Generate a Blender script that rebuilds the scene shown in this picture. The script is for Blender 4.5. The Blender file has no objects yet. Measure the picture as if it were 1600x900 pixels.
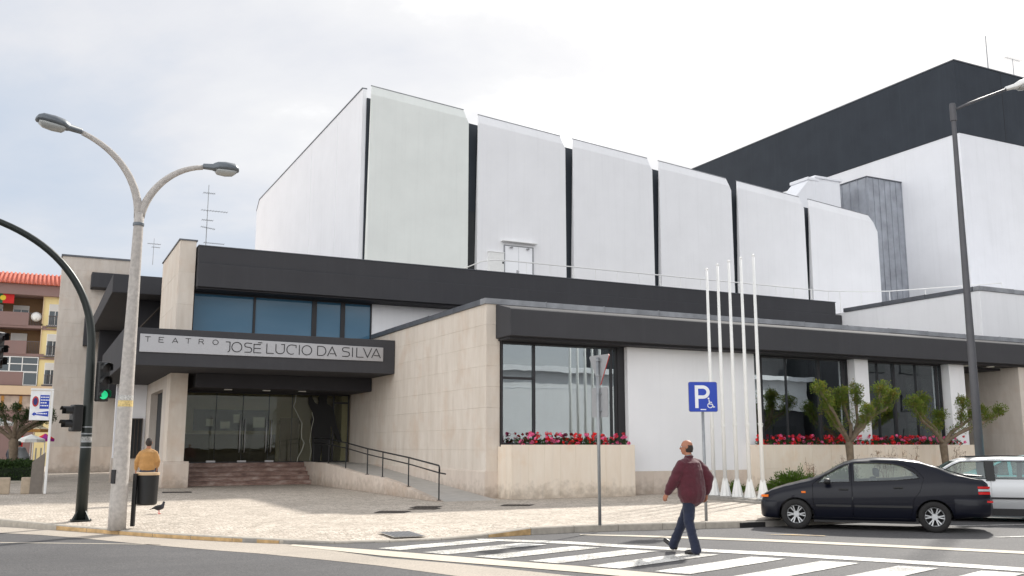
import bpy, bmesh, math, random
from mathutils import Vector, Matrix, noise
random.seed(7)
SC = bpy.context.scene
C = SC.collection
R = math.radians
# ------------------------------------------------------------------ camera
EYE = 1.55
PITCH = math.atan(245/1475.0)
cam = bpy.data.cameras.new('camera'); cam.sensor_width = 36; cam.lens = 33.19
cam.clip_start = 0.1; cam.clip_end = 3000
camo = bpy.data.objects.new('camera', cam); C.objects.link(camo); SC.camera = camo
camo.location = (0, 0, EYE)
camo.rotation_euler = (R(90)+PITCH, 0, R(63.36-90))
# ------------------------------------------------------------------ light
SUN = Vector((1.05, .68, 1.0)).normalized()
sl = bpy.data.lights.new('sun', 'SUN'); sl.energy = 3.35; sl.angle = R(2.3); sl.color = (1, .955, .88)
so = bpy.data.objects.new('sun', sl); C.objects.link(so); so.location = (30, 20, 60)
so.rotation_euler = (-SUN).to_track_quat('-Z', 'Y').to_euler()
SC.view_settings.view_transform = 'Standard'; SC.view_settings.look = 'None'
SC.view_settings.exposure = 0.62; SC.view_settings.gamma = 1.0
SC.cycles.use_denoising = True
SC.cycles.max_bounces = 8; SC.cycles.transparent_max_bounces = 16
W = bpy.data.worlds.new('World'); SC.world = W; W.use_nodes = True
nt = W.node_tree; nt.nodes.clear()
def wn(t, **k):
    n = nt.nodes.new(t)
    for a, b in k.items(): setattr(n, a, b)
    return n
def wl(a, b): nt.links.new(a, b)
out = wn('ShaderNodeOutputWorld'); bg = wn('ShaderNodeBackground'); bg.inputs[1].default_value = .1
sky = wn('ShaderNodeTexSky', sky_type='NISHITA', sun_disc=False)
sky.sun_elevation = math.asin(SUN.z); sky.sun_rotation = math.atan2(SUN.x, SUN.y)
sky.air_density = 1; sky.dust_density = 3; sky.ozone_density = 1.5
tc = wn('ShaderNodeTexCoord')
# flatten the view direction on a cloud deck so that clouds foreshorten towards the horizon
sx = wn('ShaderNodeSeparateXYZ'); wl(tc.outputs['Generated'], sx.inputs[0])
zz = wn('ShaderNodeMath', operation='MAXIMUM'); wl(sx.outputs[2], zz.inputs[0]); zz.inputs[1].default_value = 0.0
za = wn('ShaderNodeMath', operation='ADD'); wl(zz.outputs[0], za.inputs[0]); za.inputs[1].default_value = .22
dv = wn('ShaderNodeVectorMath', operation='DIVIDE'); cz = wn('ShaderNodeCombineXYZ')
for i in range(3): wl(za.outputs[0], cz.inputs[i])
wl(tc.outputs['Generated'], dv.inputs[0]); wl(cz.outputs[0], dv.inputs[1])
mp = wn('ShaderNodeMapping'); wl(dv.outputs[0], mp.inputs[0]); mp.inputs['Location'].default_value = (12.4, 3.3, 6); mp.inputs['Scale'].default_value = (1.0, 1.0, .6)
n1 = wn('ShaderNodeTexNoise'); wl(mp.outputs[0], n1.inputs[0]); n1.inputs['Scale'].default_value = 1.15; n1.inputs['Detail'].default_value = 9; n1.inputs['Roughness'].default_value = .56; n1.inputs['Distortion'].default_value = .25
dt = wn('ShaderNodeVectorMath', operation='DOT_PRODUCT'); wl(tc.outputs['Generated'], dt.inputs[0]); dt.inputs[1].default_value = SUN
# thin veil: whiter towards the sun
m1 = wn('ShaderNodeMapRange'); wl(dt.outputs['Value'], m1.inputs[0])
m1.inputs[1].default_value = .55; m1.inputs[2].default_value = .97; m1.inputs[3].default_value = -.07; m1.inputs[4].default_value = .21
# sky opposite the sun brightened, an unseen fill added for the shaded facades
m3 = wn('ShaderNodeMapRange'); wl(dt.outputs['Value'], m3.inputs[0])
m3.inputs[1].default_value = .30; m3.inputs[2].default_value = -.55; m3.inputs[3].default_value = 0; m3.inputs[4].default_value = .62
ad0 = wn('ShaderNodeMath', operation='ADD'); wl(n1.outputs[0], ad0.inputs[0]); wl(m1.outputs[0], ad0.inputs[1])
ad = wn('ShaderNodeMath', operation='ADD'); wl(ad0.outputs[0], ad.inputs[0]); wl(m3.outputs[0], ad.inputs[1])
rp = wn('ShaderNodeValToRGB'); wl(ad.outputs[0], rp.inputs[0])
e = rp.color_ramp.elements
e[0].position = .25; e[0].color = (.40, .45, .525, 1)
e[1].position = .86; e[1].color = (1.0, 1.0, 1.0, 1)
q = e.new(.40); q.color = (.465, .495, .545, 1)
q = e.new(.51); q.color = (.55, .555, .575, 1)
q = e.new(.64); q.color = (.625, .622, .62, 1)
sc_ = wn('ShaderNodeVectorMath', operation='SCALE'); wl(rp.outputs[0], sc_.inputs[0]); 
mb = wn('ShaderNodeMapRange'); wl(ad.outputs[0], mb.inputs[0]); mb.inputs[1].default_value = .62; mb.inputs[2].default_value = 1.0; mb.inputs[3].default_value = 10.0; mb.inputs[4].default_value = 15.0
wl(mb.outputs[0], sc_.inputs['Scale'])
m2 = wn('ShaderNodeMix', data_type='RGBA'); m2.inputs['Factor'].default_value = .90
wl(sky.outputs[0], m2.inputs['A']); wl(sc_.outputs[0], m2.inputs['B'])
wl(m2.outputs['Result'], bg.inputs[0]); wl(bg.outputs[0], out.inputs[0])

# ------------------------------------------------------------------ materials
def S(r, g=None, b=None):
    """sRGB 0-255 to linear"""
    if g is None: g = b = r
    return tuple(((c/255+.055)/1.055)**2.4 if c > 10 else c/255/12.92 for c in (r, g, b)) + (1,)
class Mt:
    def __init__(s, name):
        s.m = bpy.data.materials.new(name); s.m.use_nodes = True
        s.t = s.m.node_tree; s.b = s.t.nodes['Principled BSDF']; s.o = s.t.nodes['Material Output']
    def n(s, t, **k):
        n = s.t.nodes.new(t)
        for a, b in k.items(): setattr(n, a, b)
        return n
    def l(s, a, b): s.t.links.new(a, b)
    def set(s, **k):
        for a, b in k.items(): s.b.inputs[a.replace('_', ' ')].default_value = b
        return s
def pos(M, scale=(1, 1, 1), world=True):
    g = M.n('ShaderNodeNewGeometry') if world else M.n('ShaderNodeTexCoord')
    mp = M.n('ShaderNodeMapping'); M.l(g.outputs['Position' if world else 'Object'], mp.inputs[0])
    mp.inputs['Scale'].default_value = scale
    return mp.outputs[0]
def noise_(M, vec, scale, detail=5, rough=.55):
    n = M.n('ShaderNodeTexNoise'); M.l(vec, n.inputs[0]); n.inputs['Scale'].default_value = scale
    n.inputs['Detail'].default_value = detail; n.inputs['Roughness'].default_value = rough
    return n.outputs[0]
def ramp(M, f, stops):
    r = M.n('ShaderNodeValToRGB'); M.l(f, r.inputs[0]); e = r.color_ramp.elements
    e[0].position, e[0].color = stops[0]; e[1].position, e[1].color = stops[-1]
    for p, c in stops[1:-1]:
        q = e.new(p); q.color = c
    return r.outputs[0]
def mix(M, a, b, f, mode='MIX'):
    m = M.n('ShaderNodeMix', data_type='RGBA', blend_type=mode)
    for sock, v in (('A', a), ('B', b), ('Factor', f)):
        if hasattr(v, 'links') or hasattr(v, 'is_linked'): M.l(v, m.inputs[sock])
        else: m.inputs[sock].default_value = v
    return m.outputs['Result']
def bump(M, h, strength, dist=.01):
    b = M.n('ShaderNodeBump'); M.l(h, b.inputs['Height']); b.inputs['Strength'].default_value = strength; b.inputs['Distance'].default_value = dist
    M.l(b.outputs[0], M.b.inputs['Normal'])
def simple(name, col, rough=.6, metal=0, var=.12, nscale=3, spec=.5, bmp=0, world=False, **k):
    M = Mt(name); v = pos(M, world=world)
    f = noise_(M, v, nscale)
    lo = tuple(c*(1-var) for c in col[:3])+(1,); hi = tuple(min(1, c*(1+var)) for c in col[:3])+(1,)
    M.l(ramp(M, f, [(.3, lo), (.7, hi)]), M.b.inputs['Base Color'])
    M.set(Roughness=rough, Metallic=metal, Specular_IOR_Level=spec)
    for a, b in k.items(): M.b.inputs[a.replace('_', ' ')].default_value = b
    if bmp: bump(M, noise_(M, v, nscale*14, 3), bmp)
    return M.m
def objrand(M):
    return M.n('ShaderNodeObjectInfo').outputs['Random']
def stone_mat(name, a, b, stain, dirt_z=None):
    """limestone cladding: vertical veins, blotches, one tint for each slab"""
    M = Mt(name)
    v = pos(M, (1, 1, .22)); v2 = pos(M)
    f = noise_(M, v, 3.2, 6, .6)
    c = ramp(M, f, [(.28, a), (.72, b)])
    f2 = noise_(M, v2, .75, 5, .62)
    c = mix(M, c, stain, ramp(M, f2, [(.52, (0, 0, 0, 1)), (.74, (.55, .55, .55, 1))]))
    f3 = noise_(M, pos(M, (2.2, 2.2, .12)), 2.3, 4, .6)
    c = mix(M, c, tuple(x*.80 for x in b[:3])+(1,), ramp(M, f3, [(.55, (0, 0, 0, 1)), (.8, (.5, .5, .5, 1))]))
    r = objrand(M)
    t = ramp(M, r, [(0, (.965, .957, .95, 1)), (1, (1.0, 1.0, 1.0, 1))])
    c = mix(M, c, t, 1.0, 'MULTIPLY')
    # rain splash dirt low on the wall and faint grey at the foot
    sx = M.n('ShaderNodeSeparateXYZ'); M.l(v2, sx.inputs[0])
    n = noise_(M, v2, 5, 4)
    ad = M.n('ShaderNodeMath', operation='ADD'); M.l(sx.outputs[2], ad.inputs[0]); M.l(n, ad.inputs[1])
    dm = ramp(M, ad.outputs[0], [(.48, (.5, .5, .5, 1)), (.95, (0, 0, 0, 1))])
    c = mix(M, c, S(120, 104, 88), dm)
    M.l(c, M.b.inputs['Base Color']); M.set(Roughness=.75, Specular_IOR_Level=.3)
    bump(M, noise_(M, v2, 60, 4), .12, .004)
    return M.m
def render_mat(name, col, var=.03, rb=.35, streak=.04, streakcol=S(120, 122, 120)):
    """painted roughcast render: grain, soft clouding, water runs"""
    M = Mt(name); v = pos(M)
    f = noise_(M, v, .6, 6, .6)
    c = ramp(M, f, [(.3, tuple(x*(1-var) for x in col[:3])+(1,)), (.7, tuple(min(1, x*(1+var)) for x in col[:3])+(1,))])
    f2 = noise_(M, pos(M, (3, 3, .10)), 1.6, 5, .65)
    c = mix(M, c, streakcol, ramp(M, f2, [(.5, (0, 0, 0, 1)), (.85, (streak*2, streak*2, streak*2, 1))]))
    M.l(c, M.b.inputs['Base Color']); M.set(Roughness=.85, Specular_IOR_Level=.25)
    bump(M, noise_(M, v, 32, 5, .7), rb, .012)
    return M.m
M_stone = stone_mat('limestone cladding', S(208, 197, 184), S(225, 216, 205), S(204, 180, 158))
M_stone_g = stone_mat('grey limestone cladding', S(196, 186, 176), S(214, 206, 197), S(190, 166, 144))
M_plinth = stone_mat('plinth limestone', S(204, 190, 177), S(220, 208, 196), S(190, 162, 138))
M_planter = stone_mat('planter limestone', S(230, 215, 196), S(239, 228, 213), S(222, 188, 148))
M_white = render_mat('white render', S(237, 237, 239))
M_whiteg = render_mat('greenish white render', S(230, 233, 229), .04)
M_wbright = render_mat('bright white render', S(238, 239, 243))
M_dark = render_mat('charcoal render', S(68, 68, 71), .06, .4, .05, S(100, 100, 104))
M_darkb = render_mat('dark slate render', S(58, 63, 70), .09, .5, .10, S(84, 90, 97))
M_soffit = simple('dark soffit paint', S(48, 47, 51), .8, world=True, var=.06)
M_lead = simple('lead flashing', S(150, 152, 156), .55, .35, .22, 2.2, world=True)
M_leadd = simple('dark zinc flashing', S(98, 101, 107), .5, .35, .18, 2.2, world=True)
M_alu = simple('brushed aluminium panel', S(172, 172, 175), .38, .55, .04, 30)
M_frame = simple('dark bronze frame', S(46, 45, 48), .45, .3, .05)
M_ink = simple('black lettering', S(18, 18, 20), .7, 0, .02)
M_metal = simple('black painted steel', S(36, 36, 38), .45, .3, .12, 8)
M_wpaint = simple('white painted steel', S(232, 232, 230), .45, 0, .03, 6)
M_conc = simple('concrete', S(150, 146, 140), .85, 0, .16, 7, bmp=.5)
M_curb = simple('granite kerb', S(170, 163, 152), .8, 0, .14, 9, bmp=.3, world=True)
M_curby = simple('worn yellow kerb paint', S(190, 158, 112), .8, 0, .3, 6, bmp=.3, world=True)
M_floor = simple('ramp concrete', S(178, 174, 168), .8, 0, .10, 3, bmp=.3, world=True)
M_black = simple('black rubber', S(30, 30, 31), .8, 0, .1, 10)
M_dim = simple('dim interior wall', S(158, 150, 130), .9, 0, .06, 2, world=True)
M_dimd = simple('dark wood wainscot', S(84, 74, 62), .7, 0, .1, 2, world=True)
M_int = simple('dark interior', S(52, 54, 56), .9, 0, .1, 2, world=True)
M_curtain = simple('grey curtain', S(150, 156, 156), .9, 0, .1, 4)
def marble():
    M = Mt('brown marble'); v = pos(M, (1, 1, 3))
    f = noise_(M, v, 2.2, 8, .7)
    c = ramp(M, f, [(.3, S(92, 66, 58)), (.5, S(140, 112, 102)), (.7, S(186, 168, 158))])
    M.l(c, M.b.inputs['Base Color']); M.set(Roughness=.4); return M.m
M_marble = marble()
def glass(name, tint, refl, rough=0.0, body=0.0, bodycol=(0, 0, 0, 1)):
    """pane: tinted see-through + mirror reflection by angle"""
    M = Mt(name); M.t.nodes.remove(M.b)
    tr = M.n('ShaderNodeBsdfTransparent'); tr.inputs[0].default_value = tint
    gl = M.n('ShaderNodeBsdfGlossy'); gl.inputs['Roughness'].default_value = rough; gl.inputs[0].default_value = (.9, .97, 1, 1)
    lw = M.n('ShaderNodeLayerWeight'); lw.inputs[0].default_value = .35
    mr = M.n('ShaderNodeMapRange'); M.l(lw.outputs['Facing'], mr.inputs[0]); mr.inputs[3].default_value = refl; mr.inputs[4].default_value = min(1, refl*3+.25)
    base = tr
    if body:
        df = M.n('ShaderNodeBsdfDiffuse'); df.inputs[0].default_value = bodycol
        m0 = M.n('ShaderNodeMixShader'); m0.inputs[0].default_value = body; M.l(tr.outputs[0], m0.inputs[1]); M.l(df.outputs[0], m0.inputs[2]); base = m0
    m = M.n('ShaderNodeMixShader'); M.l(mr.outputs[0], m.inputs[0]); M.l(base.outputs[0], m.inputs[1]); M.l(gl.outputs[0], m.inputs[2])
    # slight waviness of float glass
    b = M.n('ShaderNodeBump'); v = pos(M); M.l(noise_(M, v, .9, 2), b.inputs['Height']); b.inputs['Strength'].default_value = .12; b.inputs['Distance'].default_value = .012
    M.l(b.outputs[0], gl.inputs['Normal'])
    M.l(m.outputs[0], M.o.inputs[0]); return M.m
M_glass = glass('window glass', (.50, .56, .56, 1), .27)
M_glassd = glass('door glass', (.86, .87, .80, 1), .025)
M_glassg = glass('grey flat window glass', (.2, .22, .24, 1), .04, body=.8, bodycol=S(74, 82, 88))
M_glassb = glass('blue reflective glass', (.12, .2, .26, 1), .035, body=.85, bodycol=S(74, 118, 148))
M_cglass = glass('car glass', (.60, .68, .64, 1), .10)
def cobble():
    M = Mt('limestone cobbles'); v = pos(M)
    # warp rows a little so setts do not sit on a grid
    w = M.n('ShaderNodeTexNoise'); M.l(v, w.inputs[0]); w.inputs['Scale'].default_value = 1.2
    vm = M.n('ShaderNodeVectorMath', operation='SCALE'); M.l(w.outputs['Color'], vm.inputs[0]); vm.inputs['Scale'].default_value = .25
    va = M.n('ShaderNodeVectorMath', operation='ADD'); M.l(v, va.inputs[0]); M.l(vm.outputs[0], va.inputs[1])
    vo = M.n('ShaderNodeTexVoronoi', feature='DISTANCE_TO_EDGE'); M.l(va.outputs[0], vo.inputs[0]); vo.inputs['Scale'].default_value = 13.0; vo.inputs['Randomness'].default_value = .45
    vc = M.n('ShaderNodeTexVoronoi'); M.l(va.outputs[0], vc.inputs[0]); vc.inputs['Scale'].default_value = 13.0; vc.inputs['Randomness'].default_value = .45
    sp = M.n('ShaderNodeSeparateColor'); M.l(vc.outputs['Color'], sp.inputs[0])
    c = ramp(M, sp.outputs[0], [(0, S(172, 161, 149)), (.4, S(196, 185, 172)), (1, S(212, 202, 190))])
    c = mix(M, c, S(158, 148, 136), ramp(M, noise_(M, v, .5, 7, .65), [(.45, (0, 0, 0, 1)), (.75, (.6, .6, .6, 1))]))
    j = ramp(M, vo.outputs['Distance'], [(.02, (1, 1, 1, 1)), (.10, (0, 0, 0, 1))])
    c = mix(M, c, S(150, 141, 129), j)
    M.l(c, M.b.inputs['Base Color']); M.set(Roughness=.8, Specular_IOR_Level=.25)
    hr = ramp(M, vo.outputs['Distance'], [(.0, (0, 0, 0, 1)), (.22, (1, 1, 1, 1))])
    bump(M, hr, .4, .008); return M.m
M_cobble = cobble()
def asphalt(name, base, var, speck=.5):
    M = Mt(name); v = pos(M)
    f = noise_(M, v, .35, 7, .6); lo = tuple(c*(1-var) for c in base[:3])+(1,); hi = tuple(c*(1+var) for c in base[:3])+(1,)
    c = ramp(M, f, [(.3, lo), (.7, hi)])
    vo = M.n('ShaderNodeTexVoronoi'); M.l(v, vo.inputs[0]); vo.inputs['Scale'].default_value = 70
    sp = M.n('ShaderNodeSeparateColor'); M.l(vo.outputs['Color'], sp.inputs[0])
    c = mix(M, c, ramp(M, sp.outputs[0], [(0, (.45, .45, .45, 1)), (1, (1.5, 1.48, 1.42, 1))]), speck, 'MULTIPLY')
    # patches and tyre polish along the lanes
    f2 = noise_(M, pos(M, (.5, 2.2, 1)), .5, 5)
    c = mix(M, c, lo, ramp(M, f2, [(.52, (0, 0, 0, 1)), (.62, (.5, .5, .5, 1))]))
    M.l(c, M.b.inputs['Base Color']); M.set(Roughness=.82, Specular_IOR_Level=.35)
    bump(M, noise_(M, v, 90, 3), .5, .006); return M.m
M_asph = asphalt('old asphalt', (.096, .094, .097, 1), .16, .7)
M_gutter = asphalt('worn beige road surface strip', S(170, 161, 150), .12, .35)
M_line2 = asphalt('aged beige road line', S(200, 191, 176), .1, .25)
def paint(name, col, wear):
    M = Mt(name); v = pos(M)
    f = noise_(M, v, 26, 8, .72)
    f2 = noise_(M, v, 1.6, 5, .65)
    a = M.n('ShaderNodeMath', operation='MULTIPLY_ADD'); M.l(f2, a.inputs[0]); a.inputs[1].default_value = .55; M.l(f, a.inputs[2])
    c = mix(M, col, S(120, 117, 112), ramp(M, a.outputs[0], [(wear-.06, (0, 0, 0, 1)), (wear+.07, (.8, .8, .8, 1))]))
    M.l(c, M.b.inputs['Base Color']); M.set(Roughness=.7); return M.m
M_zebra = paint('white road paint', S(226, 224, 218), .77)
M_yel = paint('worn yellow road paint', S(222, 178, 92), .74)
def emis(name, col, s):
    M = Mt(name); M.set(Base_Color=col, Emission_Color=col, Emission_Strength=s); return M.m

# ------------------------------------------------------------------ mesh helpers
class MB:
    def __init__(s): s.v = []; s.f = []; s.mi = []; s.k = 0
    def face(s, pts):
        b = len(s.v); s.v += [tuple(p) for p in pts]; s.f.append(tuple(range(b, b+len(pts)))); s.mi.append(s.k); return s
    def box(s, x0, x1, y0, y1, z0, z1):
        x0, x1 = sorted((x0, x1)); y0, y1 = sorted((y0, y1)); z0, z1 = sorted((z0, z1))
        b = len(s.v)
        s.v += [(x0, y0, z0), (x1, y0, z0), (x1, y1, z0), (x0, y1, z0), (x0, y0, z1), (x1, y0, z1), (x1, y1, z1), (x0, y1, z1)]
        for f in ((0, 3, 2, 1), (4, 5, 6, 7), (0, 1, 5, 4), (1, 2, 6, 5), (2, 3, 7, 6), (3, 0, 4, 7)):
            s.f.append(tuple(b+i for i in f)); s.mi.append(s.k)
        return s
    def obox(s, c, ax, ay, az):
        """box of half-axes ax, ay, az (vectors) round c"""
        c, ax, ay, az = map(Vector, (c, ax, ay, az)); b = len(s.v)
        for k in (-1, 1):
            for i, j in ((-1, -1), (1, -1), (1, 1), (-1, 1)): s.v.append(tuple(c+ax*i+ay*j+az*k))
        for f in ((0, 3, 2, 1), (4, 5, 6, 7), (0, 1, 5, 4), (1, 2, 6, 5), (2, 3, 7, 6), (3, 0, 4, 7)):
            s.f.append(tuple(b+i for i in f)); s.mi.append(s.k)
        return s
    def prism(s, poly, axis, a0, a1):
        """poly: 2D outline in the two other axes (in xyz order), extruded along axis"""
        def P(p, a):
            l = list(p); l.insert(axis, a); return tuple(l)
        b = len(s.v); n = len(poly)
        s.v += [P(p, a0) for p in poly]+[P(p, a1) for p in poly]
        s.f.append(tuple(b+i for i in range(n))); s.f.append(tuple(b+n+i for i in reversed(range(n)))); s.mi += [s.k]*2
        for i in range(n):
            j = (i+1) % n; s.f.append((b+i, b+n+i, b+n+j, b+j)); s.mi.append(s.k)
        return s
    def tube(s, pts, r, n=10, cap=True, sq=None):
        """swept tube through pts, r one radius or a list; sq=(a,b) flattens the section"""
        pts = [Vector(p) for p in pts]; rs = r if isinstance(r, (list, tuple)) else [r]*len(pts)
        b = len(s.v); up = None
        for i, p in enumerate(pts):
            d = (pts[min(i+1, len(pts)-1)]-pts[max(i-1, 0)]).normalized()
            if up is None: up = Vector((0, 0, 1)) if abs(d.z) < .9 else Vector((0, 1, 0))
            x = d.cross(up).normalized(); y = x.cross(d).normalized(); up = y
            a, c = sq or (1, 1)
            for k in range(n):
                t = 2*math.pi*k/n; s.v.append(tuple(p+x*math.cos(t)*rs[i]*a+y*math.sin(t)*rs[i]*c))
        for i in range(len(pts)-1):
            for k in range(n):
                k2 = (k+1) % n; s.f.append((b+i*n+k, b+i*n+k2, b+(i+1)*n+k2, b+(i+1)*n+k)); s.mi.append(s.k)
        if cap:
            s.f.append(tuple(b+k for k in reversed(range(n)))); s.f.append(tuple(b+(len(pts)-1)*n+k for k in range(n))); s.mi += [s.k]*2
        return s
    def lathe(s, prof, c=(0, 0, 0), n=24, axis=2, cap=True):
        """prof: list of (radius, height)"""
        b = len(s.v)
        for r, h in prof:
            for k in range(n):
                t = 2*math.pi*k/n; q = [r*math.cos(t), r*math.sin(t)]; q.insert(axis, h)
                s.v.append((c[0]+q[0], c[1]+q[1], c[2]+q[2]))
        for i in range(len(prof)-1):
            for k in range(n):
                k2 = (k+1) % n; s.f.append((b+i*n+k, b+i*n+k2, b+(i+1)*n+k2, b+(i+1)*n+k)); s.mi.append(s.k)
        if cap:
            s.f.append(tuple(b+k for k in reversed(range(n)))); s.f.append(tuple(b+(len(prof)-1)*n+k for k in range(n))); s.mi += [s.k]*2
        return s
    def ball(s, c, r, n=10, m=7, rz=None, jit=0):
        rz = rz or r; b = len(s.v)
        for i in range(m+1):
            a = math.pi*i/m
            for k in range(n):
                t = 2*math.pi*k/n; j = 1+random.uniform(-jit, jit)
                s.v.append((c[0]+r*j*math.sin(a)*math.cos(t), c[1]+r*j*math.sin(a)*math.sin(t), c[2]+rz*j*math.cos(a)))
        for i in range(m):
            for k in range(n):
                k2 = (k+1) % n; s.f.append((b+i*n+k, b+(i+1)*n+k, b+(i+1)*n+k2, b+i*n+k2)); s.mi.append(s.k)
        return s
    def mesh(s, name, off=(0, 0, 0), smooth=False, fix=True):
        me = bpy.data.meshes.new(name)
        me.from_pydata([(x-off[0], y-off[1], z-off[2]) for x, y, z in s.v], [], s.f)
        if any(s.mi): me.polygons.foreach_set('material_index', s.mi)
        if fix:
            bm = bmesh.new(); bm.from_mesh(me); bmesh.ops.recalc_face_normals(bm, faces=bm.faces); bm.to_mesh(me); bm.free()
        if smooth: me.polygons.foreach_set('use_smooth', [True]*len(me.polygons))
        me.update(); return me
OFF = {}
def tag(o, label=None, cat=None, group=None, kind=None):
    for k, v in (('label', label), ('category', cat), ('group', group), ('kind', kind)):
        if v: o[k] = v
    return o
def thing(name, label, cat, loc=(0, 0, 0), rz=0, group=None, local=False, kind=None):
    o = bpy.data.objects.new(name, None); C.objects.link(o); o.empty_display_size = .2
    o.location = loc; o.rotation_euler = (0, 0, rz); OFF[o.name] = (0, 0, 0) if local else tuple(loc)
    return tag(o, label, cat, group, kind)
def part(name, mb, mat, parent=None, smooth=False, bevel=0, auto=None, fix=True, kind=None, label=None):
    off = OFF[parent.name] if parent else (0, 0, 0)
    me = mb if isinstance(mb, bpy.types.Mesh) else mb.mesh(name, off, smooth, fix)
    o = bpy.data.objects.new(name, me); C.objects.link(o)
    if not isinstance(mb, bpy.types.Mesh) or not me.materials:
        for m in (mat if isinstance(mat, (list, tuple)) else [mat]): me.materials.append(m)
    if parent: o.parent = parent
    OFF[o.name] = off
    if bevel:
        b = o.modifiers.new('bevel', 'BEVEL'); b.width = bevel; b.segments = 2; b.limit_method = 'ANGLE'; b.angle_limit = R(40)
    if auto:
        me.polygons.foreach_set('use_smooth', [True]*len(me.polygons))
        me.set_sharp_from_angle(angle=R(auto))
    tag(o, label, kind=kind)
    return o
def own(name, mb, mat, label, cat, loc=(0, 0, 0), group=None, kind=None, **k):
    """a top-level thing that is a single mesh, origin at loc"""
    me = mb.mesh(name, loc, k.get('smooth', False), k.get('fix', True)); o = bpy.data.objects.new(name, me); C.objects.link(o)
    for m in (mat if isinstance(mat, (list, tuple)) else [mat]): me.materials.append(m)
    o.location = loc; OFF[o.name] = tuple(loc)
    if k.get('auto'):
        me.polygons.foreach_set('use_smooth', [True]*len(me.polygons)); me.set_sharp_from_angle(angle=R(k['auto']))
    return tag(o, label, cat, group, kind)
def inst(name, me, parent, loc, rot=(0, 0, 0), scale=(1, 1, 1)):
    o = bpy.data.objects.new(name, me); C.objects.link(o); o.parent = parent
    off = OFF[parent.name]; o.location = (loc[0]-off[0], loc[1]-off[1], loc[2]-off[2]); o.rotation_euler = rot; o.scale = scale
    OFF[o.name] = tuple(loc); return o
def copy_tree(o, loc=None, rz=None, label=None):
    def cp(x, par):
        c = x.copy(); C.objects.link(c)
        if par: c.parent = par
        for ch in x.children: cp(ch, c)
        return c
    r = cp(o, None)
    if loc is not None: r.location = loc
    if rz is not None: r.rotation_euler = (0, 0, rz)
    if label: r['label'] = label
    OFF[r.name] = OFF.get(o.name, (0, 0, 0)); return r
_slab = {}
def slab_mesh(w, h, t, mat, axis):
    """cladding slab with a fine arris: axis 0 = on a wall facing -X, 1 = facing -Y (centre at origin)"""
    key = (round(w, 3), round(h, 3), t, mat.name, axis)
    if key not in _slab:
        m = MB(); e = .004; a, b = w/2-.001, h/2-.001
        if axis == 1:
            m.v = [(-a, 0, -b), (a, 0, -b), (a, 0, b), (-a, 0, b), (-a, -t+e, -b), (a, -t+e, -b), (a, -t+e, b), (-a, -t+e, b), (-a+e, -t, -b+e), (a-e, -t, -b+e), (a-e, -t, b-e), (-a+e, -t, b-e)]
        else:
            m.v = [(0, a, -b), (0, -a, -b), (0, -a, b), (0, a, b), (-t+e, a, -b), (-t+e, -a, -b), (-t+e, -a, b), (-t+e, a, b), (-t, a-e, -b+e), (-t, -a+e, -b+e), (-t, -a+e, b-e), (-t, a-e, b-e)]
        m.f = [(0, 3, 2, 1), (0, 1, 5, 4), (1, 2, 6, 5), (2, 3, 7, 6), (3, 0, 4, 7), (4, 5, 9, 8), (5, 6, 10, 9), (6, 7, 11, 10), (7, 4, 8, 11), (8, 9, 10, 11)]
        m.mi = [0]*10
        me = m.mesh('slab'); me.materials.append(mat); _slab[key] = me
    return _slab[key]
def clad(parent, axis, plane, a0, a1, z0, z1, wid, hgt, mat, t=.03, stagger=True, name='slab'):
    """cover a wall face with slabs, butt jointed; plane is the backing plane"""
    rows = max(1, round((z1-z0)/hgt)); rh = (z1-z0)/rows
    for r in range(rows):
        n = max(1, round((a1-a0)/wid)); w = (a1-a0)/n; x = a0
        half = stagger and r % 2 and n > 1
        ws = ([w/2]+[w]*(n-1)+[w/2]) if half else [w]*n
        for q in ws:
            c = x+q/2; x += q; z = z0+rh*(r+.5)
            me = slab_mesh(q, rh, t, mat, axis)
            j = random.uniform(0, .0035)
            loc = (c, plane-j, z) if axis == 1 else (plane-j, c, z)
            inst(name, me, parent, loc)
# ================================================================== GROUND
ROAD = -.13
g = MB(); g.face([(-700, -700, ROAD), (900, -700, ROAD), (900, 1200, ROAD), (-700, 1200, ROAD)])
own('road', g, M_asph, 'grey worn asphalt road in front of the theatre with zebra crossing', 'road', kind='structure')
# kerb line (outer edge), lowered between the two marks for the crossing
KP = [(-9, 38, 0), (-5.2, 31.2, 0), (-2.4, 26.4, 0), (-.47, 22.98, 0), (.55, 21.4, .03), (1.55, 19.85, .045), (2.15, 18.9, .05), (2.85, 17.95, .05), (3.45, 17.2, .05), (4.0, 16.68, .06), (4.6, 16.36, .092),
      (5.3, 16.18, .10), (6.1, 16.09, .10), (6.9, 16.08, .10), (7.7, 16.16, .06), (8.45, 16.27, 0), (9.5, 16.30, 0), (10.5, 16.2, 0), (11.5, 16.02, 0), (12.5, 15.83, 0), (13.15, 15.7, 0),
      (13.95, 15.62, 0), (15.5, 15.53, 0), (17.5, 15.6, 0), (20, 15.75, 0), (24, 16.2, 0), (40, 18, 0), (90, 20, 0)]
def inward(i, d):
    a = Vector(KP[max(i-1, 0)][:2]); b = Vector(KP[min(i+1, len(KP)-1)][:2]); t = (b-a).normalized()
    return (KP[i][0]-t.y*d, KP[i][1]+t.x*d)
g = MB(); inner = [inward(i, .16) for i in range(len(KP))]; inn2 = [inward(i, 1.3) for i in range(len(KP))]
for i in range(len(KP)-1):
    a, b = KP[i], KP[i+1]
    g.face([(*inner[i], -a[2]), (*inner[i+1], -b[2]), (*inn2[i+1], 0), (*inn2[i], 0)])
g.face([(*p, 0) for p in inn2]+[(90, 600, 0), (-120, 600, 0), (-120, 38, 0)])
o = own('pavement', g, M_cobble, 'cream limestone sett pavement in front of the theatre', 'pavement', kind='structure')
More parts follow.
